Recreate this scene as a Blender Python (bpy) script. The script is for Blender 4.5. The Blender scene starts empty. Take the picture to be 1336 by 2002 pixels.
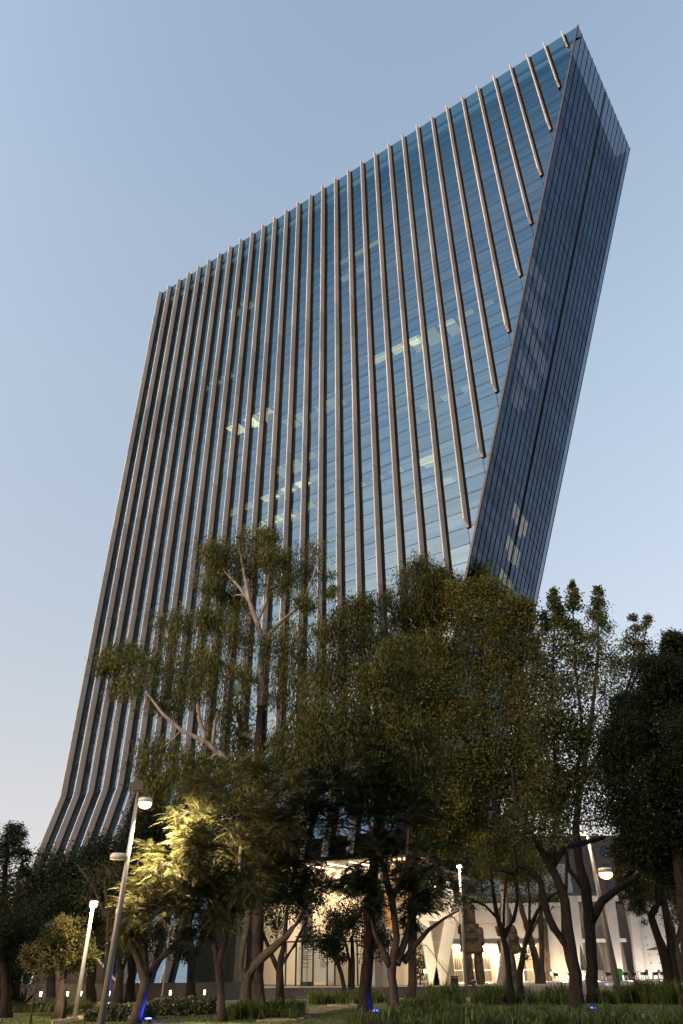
import bpy, bmesh, math, random
import numpy as np
from mathutils import Vector, Matrix
random.seed(7)
rng = np.random.default_rng(11)
S = bpy.context.scene
COL = S.collection

# ------------------------------------------------------------------ camera, sky, sun, exposure
FPX, PITCH, ROLL, EYE = 1383.0, math.radians(32.73), math.radians(-0.6), 2.2
cam_data = bpy.data.cameras.new('camera')
cam = bpy.data.objects.new('camera', cam_data); COL.objects.link(cam)
cam_data.sensor_fit = 'VERTICAL'; cam_data.sensor_height = 36.0
cam_data.lens = FPX / 2002 * 36.0
cam_data.clip_start = 0.1; cam_data.clip_end = 6000
cam.matrix_world = Matrix.Translation((0, 0, EYE)) @ Matrix.Rotation(math.pi/2 + PITCH, 4, 'X') @ Matrix.Rotation(ROLL, 4, 'Z')
S.camera = cam
SUN_AZ, SUN_EL = math.radians(-128), math.radians(11)      # azimuth from +Y towards +X: behind the camera, a little left
world = bpy.data.worlds.new('World'); S.world = world; world.use_nodes = True
wn = world.node_tree; wn.nodes.clear()
sky = wn.nodes.new('ShaderNodeTexSky'); sky.sky_type = 'NISHITA'; sky.sun_disc = False
sky.sun_elevation = SUN_EL; sky.sun_rotation = SUN_AZ
sky.air_density = 1.0; sky.dust_density = 1.0; sky.ozone_density = 2.0; sky.altitude = 0
# dusk air: the low sky is levelled and warmed, by elevation only, the same all the way round
tcw = wn.nodes.new('ShaderNodeTexCoord'); sepw = wn.nodes.new('ShaderNodeSeparateXYZ'); rmp = wn.nodes.new('ShaderNodeValToRGB')
stops = ((1, .385, .348, .485), (5, .352, .252, .256), (11, .49, .312, .249), (18, .605, .395, .294), (27, .725, .488, .360), (41, .88, .615, .448), (53, .93, .66, .492), (67, .895, .655, .51), (85, .87, .635, .49))
el_ = rmp.color_ramp.elements
while len(el_) < len(stops): el_.new(0.5)
for i_, (e_, r_, g_, b_) in enumerate(stops): el_[i_].position = math.sin(math.radians(e_)); el_[i_].color = (r_, g_, b_, 1)
mulw = wn.nodes.new('ShaderNodeMix'); mulw.data_type = 'RGBA'; mulw.blend_type = 'MULTIPLY'; mulw.inputs[0].default_value = 1.0
gain = wn.nodes.new('ShaderNodeVectorMath'); gain.operation = 'SCALE'; gain.inputs['Scale'].default_value = 10.0
bg = wn.nodes.new('ShaderNodeBackground'); bg.inputs[1].default_value = 0.1
wo = wn.nodes.new('ShaderNodeOutputWorld')
wn.links.new(tcw.outputs['Generated'], sepw.inputs[0]); wn.links.new(sepw.outputs['Z'], rmp.inputs[0])
wn.links.new(sky.outputs[0], mulw.inputs[6]); wn.links.new(rmp.outputs[0], mulw.inputs[7])
glow = wn.nodes.new('ShaderNodeMath'); glow.operation = 'MULTIPLY_ADD'; glow.inputs[1].default_value = -2.4; glow.inputs[2].default_value = 10.4   # dusk glow grows towards the left
wn.links.new(sepw.outputs['X'], glow.inputs[0]); glow2 = wn.nodes.new('ShaderNodeMath'); glow2.operation = 'MULTIPLY_ADD'; glow2.inputs[1].default_value = -2.5          # and towards the sunset behind the viewer
wn.links.new(sepw.outputs['Y'], glow2.inputs[0]); wn.links.new(glow.outputs[0], glow2.inputs[2]); wn.links.new(glow2.outputs[0], gain.inputs['Scale'])
wn.links.new(mulw.outputs[2], gain.inputs[0]); wn.links.new(gain.outputs[0], bg.inputs[0]); wn.links.new(bg.outputs[0], wo.inputs[0])
sd = bpy.data.lights.new('sun', 'SUN'); sd.energy = 0.7; sd.angle = math.radians(14); sd.color = (1.0, 0.95, 0.88)
sun = bpy.data.objects.new('sun', sd); COL.objects.link(sun)
sv = Vector((math.sin(SUN_AZ)*math.cos(SUN_EL), math.cos(SUN_AZ)*math.cos(SUN_EL), math.sin(SUN_EL)))
sun.rotation_euler = sv.to_track_quat('Z', 'Y').to_euler(); sun.location = sv*200
S.view_settings.view_transform = 'Standard'; S.view_settings.look = 'None'
S.view_settings.exposure = 0.0; S.view_settings.gamma = 1.0
S.cycles.use_denoising = True
S.cycles.max_bounces = 6; S.cycles.diffuse_bounces = 2; S.cycles.glossy_bounces = 3
S.cycles.transmission_bounces = 3; S.cycles.transparent_max_bounces = 10
S.cycles.sample_clamp_indirect = 4.0; S.cycles.caustics_reflective = False; S.cycles.caustics_refractive = False

# ------------------------------------------------------------------ pixel (of the photo) to world helpers
cP, sP, cR, sR = math.cos(PITCH), math.sin(PITCH), math.cos(ROLL), math.sin(ROLL)
def ray(px, py):
    x = (px-668)/FPX; y = (1001-py)/FPX
    x, y = x*cR - y*sR, x*sR + y*cR
    return Vector((x, cP - sP*y, sP + cP*y))
def at(px, py, Y):
    r = ray(px, py); return r*(Y/r.y) + Vector((0, 0, EYE))
def on_ground(px, py, z=0.0):
    r = ray(px, py); return r*((z-EYE)/r.z) + Vector((0, 0, EYE))
def mpp(px, py, Y):
    r = ray(px, py); return (Y/r.y)/FPX          # metres per photo pixel at that depth

# ------------------------------------------------------------------ materials
def new_mat(name):
    m = bpy.data.materials.new(name); m.use_nodes = True
    nt = m.node_tree; b = nt.nodes['Principled BSDF']; return m, nt, b
def sset(b, **k):
    for n, v in k.items():
        n = n.replace('_', ' ')
        if n in b.inputs: b.inputs[n].default_value = v
def rough_mat(name, c1, c2, scale=3.0, rough=0.8, bump=0.0, stretch=(1,1,1), detail=6.0, metal=0.0):
    m, nt, b = new_mat(name)
    tc = nt.nodes.new('ShaderNodeTexCoord'); mp = nt.nodes.new('ShaderNodeMapping'); mp.inputs['Scale'].default_value = stretch
    nz = nt.nodes.new('ShaderNodeTexNoise'); nz.inputs['Scale'].default_value = scale; nz.inputs['Detail'].default_value = detail
    cr = nt.nodes.new('ShaderNodeValToRGB')
    cr.color_ramp.elements[0].position = 0.3; cr.color_ramp.elements[1].position = 0.7
    cr.color_ramp.elements[0].color = (*c1, 1); cr.color_ramp.elements[1].color = (*c2, 1)
    nt.links.new(tc.outputs['Object'], mp.inputs[0]); nt.links.new(mp.outputs[0], nz.inputs['Vector'])
    nt.links.new(nz.outputs['Fac'], cr.inputs[0]); nt.links.new(cr.outputs[0], b.inputs['Base Color'])
    sset(b, Roughness=rough, Metallic=metal)
    if 'bark' in name: b.inputs['Specular IOR Level'].default_value = 0.08
    if bump:
        bp = nt.nodes.new('ShaderNodeBump'); bp.inputs['Strength'].default_value = bump; bp.inputs['Distance'].default_value = 0.05
        nt.links.new(nz.outputs['Fac'], bp.inputs['Height']); nt.links.new(bp.outputs[0], b.inputs['Normal'])
    return m
def plain(name, c, rough=0.5, metal=0.0):
    return rough_mat(name, tuple(x*0.9 for x in c), tuple(min(1, x*1.1) for x in c), 8.0, rough, 0.0, metal=metal)
def emit(name, c, s):
    m, nt, b = new_mat(name); sset(b, Base_Color=(0.8, 0.8, 0.8, 1), Emission_Color=(*c, 1), Emission_Strength=s); return m
def glass_mat(name, trans, refl, ior, rough=0.015, streak=0.0, coat=False):
    m, nt, b = new_mat(name); nt.nodes.remove(b)
    out = nt.nodes['Material Output']
    t = nt.nodes.new('ShaderNodeBsdfTransparent'); t.inputs[0].default_value = (*trans, 1)
    g = nt.nodes.new('ShaderNodeBsdfGlossy'); g.inputs['Color'].default_value = (*refl, 1); g.inputs['Roughness'].default_value = rough
    f = nt.nodes.new('ShaderNodeFresnel'); f.inputs[0].default_value = ior
    lw = None
    if coat:
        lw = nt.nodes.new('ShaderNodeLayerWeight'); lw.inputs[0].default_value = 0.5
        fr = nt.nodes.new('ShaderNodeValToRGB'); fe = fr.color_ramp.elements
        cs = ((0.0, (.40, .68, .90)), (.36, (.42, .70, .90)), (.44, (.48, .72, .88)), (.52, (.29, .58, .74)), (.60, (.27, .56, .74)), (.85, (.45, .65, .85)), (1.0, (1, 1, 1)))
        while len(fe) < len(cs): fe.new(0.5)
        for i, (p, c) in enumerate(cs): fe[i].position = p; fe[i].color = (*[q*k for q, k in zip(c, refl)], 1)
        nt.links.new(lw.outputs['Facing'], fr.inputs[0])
    mx = nt.nodes.new('ShaderNodeMixShader')
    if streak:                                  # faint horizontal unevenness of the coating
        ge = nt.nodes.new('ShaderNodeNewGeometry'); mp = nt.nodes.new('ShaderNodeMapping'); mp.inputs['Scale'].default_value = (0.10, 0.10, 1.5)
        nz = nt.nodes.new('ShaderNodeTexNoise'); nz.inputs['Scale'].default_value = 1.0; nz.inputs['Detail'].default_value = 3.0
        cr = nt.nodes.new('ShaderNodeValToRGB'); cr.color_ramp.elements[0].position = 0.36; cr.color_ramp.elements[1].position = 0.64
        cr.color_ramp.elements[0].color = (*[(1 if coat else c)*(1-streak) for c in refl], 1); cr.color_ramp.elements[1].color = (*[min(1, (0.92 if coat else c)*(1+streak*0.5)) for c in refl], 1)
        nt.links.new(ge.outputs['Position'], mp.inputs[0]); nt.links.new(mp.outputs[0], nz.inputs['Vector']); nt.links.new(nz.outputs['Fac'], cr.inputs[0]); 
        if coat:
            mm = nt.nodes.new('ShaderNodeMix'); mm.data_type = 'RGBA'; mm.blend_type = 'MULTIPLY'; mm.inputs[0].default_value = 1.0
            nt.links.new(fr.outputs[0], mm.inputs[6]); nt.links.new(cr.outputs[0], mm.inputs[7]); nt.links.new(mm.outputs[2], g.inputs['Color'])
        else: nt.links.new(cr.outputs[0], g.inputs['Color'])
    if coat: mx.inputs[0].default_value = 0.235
    else: nt.links.new(f.outputs[0], mx.inputs[0])
    nt.links.new(t.outputs[0], mx.inputs[1]); nt.links.new(g.outputs[0], mx.inputs[2])
    gb = nt.nodes.new('ShaderNodeNewGeometry'); tb = nt.nodes.new('ShaderNodeBsdfTransparent'); mb_ = nt.nodes.new('ShaderNodeMixShader')   # the inner face of the sheet adds nothing
    nt.links.new(gb.outputs['Backfacing'], mb_.inputs[0]); nt.links.new(mx.outputs[0], mb_.inputs[1]); nt.links.new(tb.outputs[0], mb_.inputs[2])
    nt.links.new(mb_.outputs[0], out.inputs[0]); return m
def leaf_mat(name, cols, trans=0.25, rough=0.55):
    m, nt, b = new_mat(name)
    at_ = nt.nodes.new('ShaderNodeAttribute'); at_.attribute_name = 'tint'
    cr = nt.nodes.new('ShaderNodeValToRGB')
    el = cr.color_ramp.elements
    while len(el) < len(cols): el.new(0.5)
    for i, c in enumerate(cols): el[i].position = i/(len(cols)-1); el[i].color = (*c, 1)
    nt.links.new(at_.outputs['Fac'], cr.inputs[0]); nt.links.new(cr.outputs[0], b.inputs['Base Color'])
    sset(b, Roughness=rough); b.inputs['Specular IOR Level'].default_value = 0.14 if 'hedge' not in name and 'strap' not in name else 0.4
    tr = nt.nodes.new('ShaderNodeBsdfTranslucent'); nt.links.new(cr.outputs[0], tr.inputs[0])
    mx = nt.nodes.new('ShaderNodeMixShader'); mx.inputs[0].default_value = trans
    out = nt.nodes['Material Output']
    nt.links.new(b.outputs[0], mx.inputs[1]); nt.links.new(tr.outputs[0], mx.inputs[2]); nt.links.new(mx.outputs[0], out.inputs[0])
    return m

M = {}
M['stone'] = rough_mat('fin_stone', (0.40, 0.385, 0.34), (0.50, 0.482, 0.43), 1.3, 0.75, 0.15, (1, 1, 0.25))
_nt = M['stone'].node_tree; _b = _nt.nodes['Principled BSDF']; _g = _nt.nodes.new('ShaderNodeNewGeometry'); _h = _nt.nodes.new('ShaderNodeHueSaturation'); _mr = _nt.nodes.new('ShaderNodeMapRange')
_mr.inputs['To Min'].default_value = 0.80; _mr.inputs['To Max'].default_value = 1.14                # each stone length has its own tone
_src = _b.inputs['Base Color'].links[0].from_socket
_nt.links.new(_g.outputs['Random Per Island'], _mr.inputs['Value']); _nt.links.new(_mr.outputs[0], _h.inputs['Value']); _nt.links.new(_src, _h.inputs['Color']); _nt.links.new(_h.outputs[0], _b.inputs['Base Color'])
M['mullion'] = plain('dark_mullion', (0.02, 0.022, 0.025), 0.5)
M['band_rib_black'] = plain('matt_black_band_rib', (0.012, 0.012, 0.013), 1.0); M['band_rib_black'].node_tree.nodes['Principled BSDF'].inputs['Specular IOR Level'].default_value = 0.02
M['slab'] = plain('slab_concrete', (0.10, 0.105, 0.105), 0.8)
M['inner'] = plain('inner_dark', (0.03, 0.033, 0.036), 0.8)
M['glassA'] = glass_mat('blue_glass_a', (0.15, 0.20, 0.20), (0.96, 0.98, 1.0), 2.7, streak=0.20, coat=True)
M['glassB'] = glass_mat('blue_glass_b', (0.10, 0.16, 0.18), (0.88, 0.92, 1.0), 2.6, streak=0.20, coat=True)
M['glassC'] = glass_mat('blue_glass_c', (0.16, 0.22, 0.21), (1.0, 1.0, 0.98), 2.75, streak=0.20, coat=True)
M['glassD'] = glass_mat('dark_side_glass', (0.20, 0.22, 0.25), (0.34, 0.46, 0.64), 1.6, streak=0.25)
M['clear'] = glass_mat('clear_glass', (0.86, 0.93, 0.90), (0.9, 1.0, 0.97), 1.45)
M['lit'] = emit('office_light', (1.0, 0.74, 0.36), 3.2)
M['concrete'] = rough_mat('cast_concrete', (0.40, 0.385, 0.36), (0.50, 0.48, 0.45), 0.8, 0.8, 0.1)
M['white'] = rough_mat('white_plaster', (0.62, 0.60, 0.56), (0.70, 0.68, 0.64), 1.0, 0.7, 0.05)
M['cream'] = rough_mat('cream_plaster', (0.60, 0.53, 0.42), (0.68, 0.61, 0.50), 0.7, 0.7, 0.05)
M['darkwall'] = rough_mat('dark_stone_wall', (0.014, 0.012, 0.011), (0.028, 0.025, 0.022), 2.0, 0.8, 0.3)
M['curtain'] = rough_mat('grey_curtain', (0.20, 0.18, 0.15), (0.32, 0.28, 0.23), 6.0, 0.9, 0.2, (4, 4, 0.1))
M['dark'] = plain('dark_metal', (0.025, 0.025, 0.027), 0.5, 0.3)
M['pole'] = plain('grey_painted_steel', (0.22, 0.22, 0.21), 0.45, 0.4)
M['lampshell'] = plain('cream_lamp_shell', (0.5, 0.47, 0.42), 0.5)
M['lampglow'] = emit('lamp_glow', (1.0, 0.62, 0.24), 4.5)
M['starglow'] = emit('white_lamp_glow', (1.0, 0.88, 0.66), 40.0)
M['softglow'] = emit('soft_glow', (1.0, 0.80, 0.52), 12.0)
M['blueglow'] = emit('blue_led', (0.03, 0.06, 1.0), 9.0)
M['bark'] = rough_mat('dark_bark', (0.012, 0.010, 0.0085), (0.034, 0.028, 0.023), 6.0, 0.95, 0.8, (1, 1, 0.35))
M['palebark'] = rough_mat('pale_bark', (0.13, 0.12, 0.10), (0.32, 0.295, 0.26), 2.5, 0.85, 0.4, (1, 1, 0.35))
M['midbark'] = rough_mat('brown_bark', (0.026, 0.021, 0.016), (0.075, 0.060, 0.047), 3.5, 0.95, 0.6, (1, 1, 0.35))
M['statue'] = rough_mat('carved_stone', (0.022, 0.016, 0.012), (0.115, 0.08, 0.055), 2.2, 0.95, 1.0)
M['brown'] = rough_mat('brown_render', (0.11, 0.08, 0.065), (0.15, 0.11, 0.09), 0.6, 0.85)
M['step'] = rough_mat('step_stone', (0.05, 0.05, 0.048), (0.09, 0.088, 0.085), 2.0, 0.8, 0.1)
M['paver'] = rough_mat('path_paver', (0.20, 0.16, 0.11), (0.32, 0.26, 0.18), 3.0, 0.9, 0.2)
M['green'] = plain('green_plastic', (0.02, 0.30, 0.06), 0.5)
M['orange'] = rough_mat('warm_timber', (0.42, 0.22, 0.09), (0.55, 0.30, 0.13), 2.0, 0.6)
M['canvas'] = plain('grey_canvas', (0.20, 0.20, 0.19), 0.9)
M['print'] = plain('dark_print', (0.05, 0.05, 0.05), 0.7)
M['L_euc'] = leaf_mat('eucalyptus_leaf', [(0.026, 0.034, 0.010), (0.060, 0.072, 0.018), (0.15, 0.158, 0.034)])
M['L_brown'] = leaf_mat('brownish_leaf', [(0.020, 0.026, 0.008), (0.042, 0.050, 0.013), (0.105, 0.110, 0.024)])
M['L_ochre'] = leaf_mat('ochre_leaf', [(0.032, 0.040, 0.011), (0.064, 0.072, 0.017), (0.125, 0.130, 0.030)])
M['L_liq'] = leaf_mat('sparse_leaf', [(0.022, 0.032, 0.011), (0.042, 0.054, 0.016), (0.085, 0.090, 0.026)])
M['L_dark'] = leaf_mat('dark_leaf', [(0.007, 0.012, 0.006), (0.014, 0.022, 0.010), (0.024, 0.034, 0.016)])
M['L_jac'] = leaf_mat('jacaranda_leaf', [(0.040, 0.042, 0.016), (0.076, 0.074, 0.028), (0.125, 0.115, 0.046)], 0.3)
M['L_small'] = leaf_mat('small_tree_leaf', [(0.045, 0.05, 0.018), (0.08, 0.08, 0.03), (0.11, 0.105, 0.04)], 0.3)
M['L_bed'] = leaf_mat('strap_leaf', [(0.035, 0.065, 0.014), (0.075, 0.105, 0.022), (0.15, 0.165, 0.04)], 0.42, 0.4)
M['L_hedge'] = leaf_mat('hedge_leaf', [(0.03, 0.045, 0.015), (0.06, 0.075, 0.025), (0.13, 0.13, 0.05)], 0.2, 0.35)

# ------------------------------------------------------------------ mesh helpers
class MB:
    def __init__(s): s.v = []; s.f = []
    def poly8(s, p):                       # 8 points: bottom ring 0-3, top ring 4-7
        o = len(s.v); s.v += [tuple(q) for q in p]
        s.f += [tuple(o+i for i in q) for q in ((3,2,1,0),(4,5,6,7),(0,1,5,4),(1,2,6,5),(2,3,7,6),(3,0,4,7))]
    def box(s, c, size, rz=0.0):
        cx, cy, cz = c; hx, hy, hz = (q/2 for q in size); ca, sa = math.cos(rz), math.sin(rz); p = []
        for z in (-hz, hz):
            for x, y in ((-hx,-hy),(hx,-hy),(hx,hy),(-hx,hy)): p.append((cx+x*ca-y*sa, cy+x*sa+y*ca, cz+z))
        s.poly8(p)
    def bar(s, a, b, w, t=None, side=None):   # rectangular bar from a to b
        a, b = Vector(a), Vector(b); t = t or w
        d = (b-a).normalized(); u = Vector(side) if side else (Vector((0,0,1)) if abs(d.z) < 0.9 else Vector((0,1,0)))
        x = d.cross(u).normalized(); y = x.cross(d).normalized(); p = []
        for q in (a, b):
            for i, j in ((-1,-1),(1,-1),(1,1),(-1,1)): p.append(q + x*(i*w/2) + y*(j*t/2))
        s.poly8(p)
    def prism(s, pts, off):                # polygon extruded by vector off
        o = len(s.v); n = len(pts); off = Vector(off)
        s.v += [tuple(Vector(p)) for p in pts] + [tuple(Vector(p)+off) for p in pts]
        s.f.append(tuple(o+i for i in reversed(range(n)))); s.f.append(tuple(o+n+i for i in range(n)))
        for i in range(n): j = (i+1) % n; s.f.append((o+i, o+j, o+n+j, o+n+i))
    def tube(s, pts, rad, n=8, cap=True):
        o0 = len(s.v); k = len(pts)
        for i, p in enumerate(pts):
            p = Vector(p); d = (Vector(pts[min(i+1, k-1)]) - Vector(pts[max(i-1, 0)])).normalized()
            u = Vector((0.31, 0.9, 0.2)) if abs(d.z) > 0.8 else Vector((0, 0, 1))
            x = d.cross(u).normalized(); y = d.cross(x)
            for j in range(n):
                a = 2*math.pi*j/n; s.v.append(tuple(p + (x*math.cos(a) + y*math.sin(a))*rad[i]))
        for i in range(k-1):
            for j in range(n):
                a, b = o0+i*n+j, o0+i*n+(j+1) % n; s.f.append((a, b, b+n, a+n))
        if cap: s.f.append(tuple(o0+j for j in reversed(range(n)))); s.f.append(tuple(o0+(k-1)*n+j for j in range(n)))
    def lathe(s, c, prof, n=20):           # prof: (r, z)
        c = Vector(c); s.tube([c+Vector((0,0,z)) for r, z in prof], [r for r, z in prof], n)
    def mesh(s, name, m, smooth=False):
        me = bpy.data.meshes.new(name); me.from_pydata(s.v, [], s.f); me.update()
        if smooth: me.polygons.foreach_set('use_smooth', [True]*len(me.polygons))
        bm = bmesh.new(); bm.from_mesh(me); bmesh.ops.recalc_face_normals(bm, faces=bm.faces); bm.to_mesh(me); bm.free()
        me.materials.append(m); return me
    def build(s, name, m, parent=None, smooth=False):
        return link(name, s.mesh(name, m, smooth), parent)
def link(name, me, parent=None):
    o = bpy.data.objects.new(name, me); COL.objects.link(o)
    if parent: o.parent = parent; o.matrix_parent_inverse = Matrix.Translation(-Vector(parent.location))
    return o
def tag(o, label=None, cat=None, group=None, kind=None):
    if label: o['label'] = label
    if cat: o['category'] = cat
    if group: o['group'] = group
    if kind: o['kind'] = kind
    return o
def thing(name, loc, label, cat, group=None):
    o = bpy.data.objects.new(name, None); COL.objects.link(o); o.location = loc; o.empty_display_size = 0.3
    return tag(o, label, cat, group)
def light(name, loc, energy, color, radius=0.15, parent=None, kind='POINT', aim=None, spot=1.4):
    d = bpy.data.lights.new(name, kind); d.energy = energy; d.color = color; d.shadow_soft_size = radius
    if kind == 'SPOT': d.spot_size = spot; d.spot_blend = 0.6
    o = bpy.data.objects.new(name, d); COL.objects.link(o); o.location = loc
    if aim is not None: o.rotation_euler = (Vector(loc)-Vector(aim)).to_track_quat('Z', 'Y').to_euler()
    if parent: o.parent = parent; o.matrix_parent_inverse = Matrix.Translation(-Vector(parent.location))
    return o
def np_mesh(name, V, quads_per, m, tint=None, nv=4):
    """V: (N*nv,3); each item nv verts with faces quads_per (list of index tuples of 4)."""
    N = len(V)//nv; me = bpy.data.meshes.new(name)
    q = np.array(quads_per, dtype=np.int32); nf = len(q)
    idx = (np.arange(N, dtype=np.int32)[:, None, None]*nv + q[None]).reshape(-1)
    me.vertices.add(len(V)); me.vertices.foreach_set('co', np.asarray(V, dtype=np.float32).reshape(-1))
    me.loops.add(len(idx)); me.loops.foreach_set('vertex_index', idx)
    me.polygons.add(N*nf); me.polygons.foreach_set('loop_start', np.arange(N*nf, dtype=np.int32)*4)
    me.update(calc_edges=True)
    if tint is not None:
        a = me.attributes.new('tint', 'FLOAT', 'FACE'); a.data.foreach_set('value', np.repeat(np.asarray(tint, dtype=np.float32), nf))
    me.materials.append(m); return me

# ------------------------------------------------------------------ ground
def sheet(name, x0, x1, y0, y1, z, m, nx=1, ny=1, bumpy=0.0):
    mb = MB(); 
    for j in range(ny+1):
        for i in range(nx+1):
            mb.v.append((x0+(x1-x0)*i/nx, y0+(y1-y0)*j/ny, z + (random.uniform(-bumpy, bumpy) if bumpy else 0)))
    for j in range(ny):
        for i in range(nx): a = j*(nx+1)+i; mb.f.append((a, a+1, a+nx+2, a+nx+1))
    return mb.build(name, m)
M['lawn'] = rough_mat('lawn_grass', (0.045, 0.075, 0.014), (0.10, 0.135, 0.026), 1.2, 0.95, 0.4, detail=12)
M['earth'] = rough_mat('city_ground', (0.05, 0.048, 0.04), (0.08, 0.075, 0.06), 0.05, 0.95)
tag(sheet('ground', -3000, 3000, -3000, 3000, -0.06, M['earth']), kind='structure')
tag(sheet('lawn', -60, 60, -10, 70.6, 0.0, M['lawn'], 40, 30, 0.03), kind='structure')

# ------------------------------------------------------------------ tower
HT = 118.0
def topp(px, py): r = ray(px, py); return r*(HT/r.z)
Cn = topp(1131, 50); Lf = topp(310, 577); Rr = topp(1232, 290)
D = Vector((Lf.x-Cn.x, Lf.y-Cn.y, 0)); LEN = D.length; D.normalize()
Nn = Vector((-D.y, D.x, 0)); Nn = Nn if Nn.y > 0 else -Nn            # into the building
Ed = Vector((Rr.x-Cn.x, Rr.y-Cn.y, 0)); WID = Ed.length; Ed.normalize()
ZT = HT+EYE; ZK = 21.4; PAN = 2.05; PITCHF = 2.752; SLOPE = 0.3325; FL = 0.25
C0 = Vector((Cn.x, Cn.y, 0))
def TP(s, o, z): return C0 + D*s + Nn*o + Vector((0, 0, z))
def oz(z): return 0.0 if z >= ZK else -(ZK-z)*FL
def smin(z): return (ZT-z)*SLOPE
tower = thing('office_tower', TP(45, 6, 0), 'tall leaning glass office tower with tan stone fins and a slanted dark side', 'tower')
fin_s = [2.4 + PITCHF*i for i in range(32)]
joints = [ZK + PAN*k for k in range(0, 49)]                           # last one just under the parapet
joints = [z for z in joints if z < ZT-0.6] + [ZT]
LOBBY_S1, SOFFIT = 57.5, 10.6
# fins
for i, s in enumerate(fin_s):
    zb = 116.2-8.28*i
    fin = MB(); dark_band = MB()
    zs = [ZT-0.25]
    z = ZK + PAN*4*11
    while z > zb+1.5:
        if z < ZT-1: zs.append(z)
        z -= PAN*4
        if z < ZK+0.5: break
    if zb < ZK:
        zs.append(ZK); low = max(zb, 0.0)
        if s < LOBBY_S1: low = max(low, SOFFIT)
        zz = ZK-6
        while zz > low+1.5: zs.append(zz); zz -= 6
        zs.append(low)
    else: zs.append(zb)
    for a, b in zip(zs[:-1], zs[1:]):                                 # a upper, b lower; stone pieces with open joints
        g = 0.035
        last = (b == zs[-1] and zb >= ZK)
        ring = []; band_ring = []
        for z, dz in ((b, g), (a, -g)):
            o = oz(z); lo = 0.7 if (last and z == b) else 0.0
            zb_ = z+dz
            ring += [TP(s+0.10, o-0.16, zb_), TP(s+0.10, o-0.90, zb_+lo), TP(s-0.03, o-0.90, zb_+lo), TP(s-0.17, o-0.16, zb_)]
            band_ring += [TP(s+0.12, o-0.01, z), TP(s+0.12, o-0.157, z), TP(s-0.20, o-0.157, z), TP(s-0.44, o-0.012, z)]
        fin.poly8(ring); dark_band.poly8(band_ring)
    fo = fin.build('fin', M['stone'], tower); dark_band.build('fin_reflection_band', M['band_rib_black'], fo)  # black strip standing in for the fin's dark reflection in the glass

def clip(poly, f):
    out = []
    for i in range(len(poly)):
        p, q = poly[i], poly[(i+1) % len(poly)]; a, b = f(p), f(q)
        if a >= 0: out.append(p)
        if (a >= 0) != (b >= 0): t = a/(a-b); out.append((p[0]+(q[0]-p[0])*t, p[1]+(q[1]-p[1])*t))
    return out
# front panes
glassF = [M['glassA'], M['glassB'], M['glassC']]
edges_s = [-5.0] + fin_s + [LEN]
rows = []
zz = ZK
low_joints = [ZK-3.0*k for k in range(0, 7)] + [0.6]
levels = sorted(set([round(q, 3) for q in joints+low_joints]))
cand = []; rest = [MB(), MB(), MB()]
for r in range(len(levels)-1):
    z0, z1 = levels[r], levels[r+1]
    for c in range(len(edges_s)-1):
        a, b = edges_s[c]+0.03, edges_s[c+1]-0.03
        if z1 <= SOFFIT+2 and b < LOBBY_S1: continue
        poly = [(a, z0+0.034), (b, z0+0.034), (b, z1-0.034), (a, z1-0.034)]
        pc = clip(poly, lambda p: p[0]-smin(p[1])-0.25)
        if len(pc) < 3: continue
        full = len(pc) == 4 and all(abs(p[0]-q[0])+abs(p[1]-q[1]) < 1e-6 for p, q in zip(pc, poly))
        mid = TP((a+b)/2, 0, (z0+z1)/2) - Vector((0, 0, EYE))
        ki = random.choices((0, 1, 2), (5, 3, 2))[0]
        cand.append((1.0/mid.length if (z0 > 37 and full and c > 0) else 0, r, c, pc, z0, z1, a, b, ki))
cand.sort(key=lambda q: -q[0])
shared = {}
for n, (sc, r, c, pc, z0, z1, a, b, ki) in enumerate(cand):
    t1, t2 = random.gauss(0, 0.0024), random.gauss(0, 0.0024)           # every pane sits a hair out of true
    if n < 300 and sc > 0:
        key = (ki, round(b-a, 3), round(z1-z0, 3))
        if key not in shared:
            mb = MB(); w = (b-a)/2; h = (z1-z0)/2-0.034
            mb.poly8([D*x + Nn*y + Vector((0, 0, z)) for z in (-h, h) for x, y in ((-w, 0), (w, 0), (w, 0.04), (-w, 0.04))])
            shared[key] = mb.mesh('glass_pane', glassF[ki])
        o = link('glass_pane', shared[key], tower); o.matrix_parent_inverse = Matrix()
        o.location = TP((a+b)/2, 0.0, (z0+z1)/2) - tower.location
        o.rotation_euler = (t1, t1*0.5, t2)
    else:
        pts = [TP(p[0], oz(p[1]) + t1*(p[1]-z0) + t2*(p[0]-a), p[1]) for p in pc]
        rest[ki].prism(pts, Nn*0.04)
for k in range(3):
    if rest[k].v: tag(rest[k].build('glass_pane', glassF[k], tower), kind='stuff')
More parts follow.
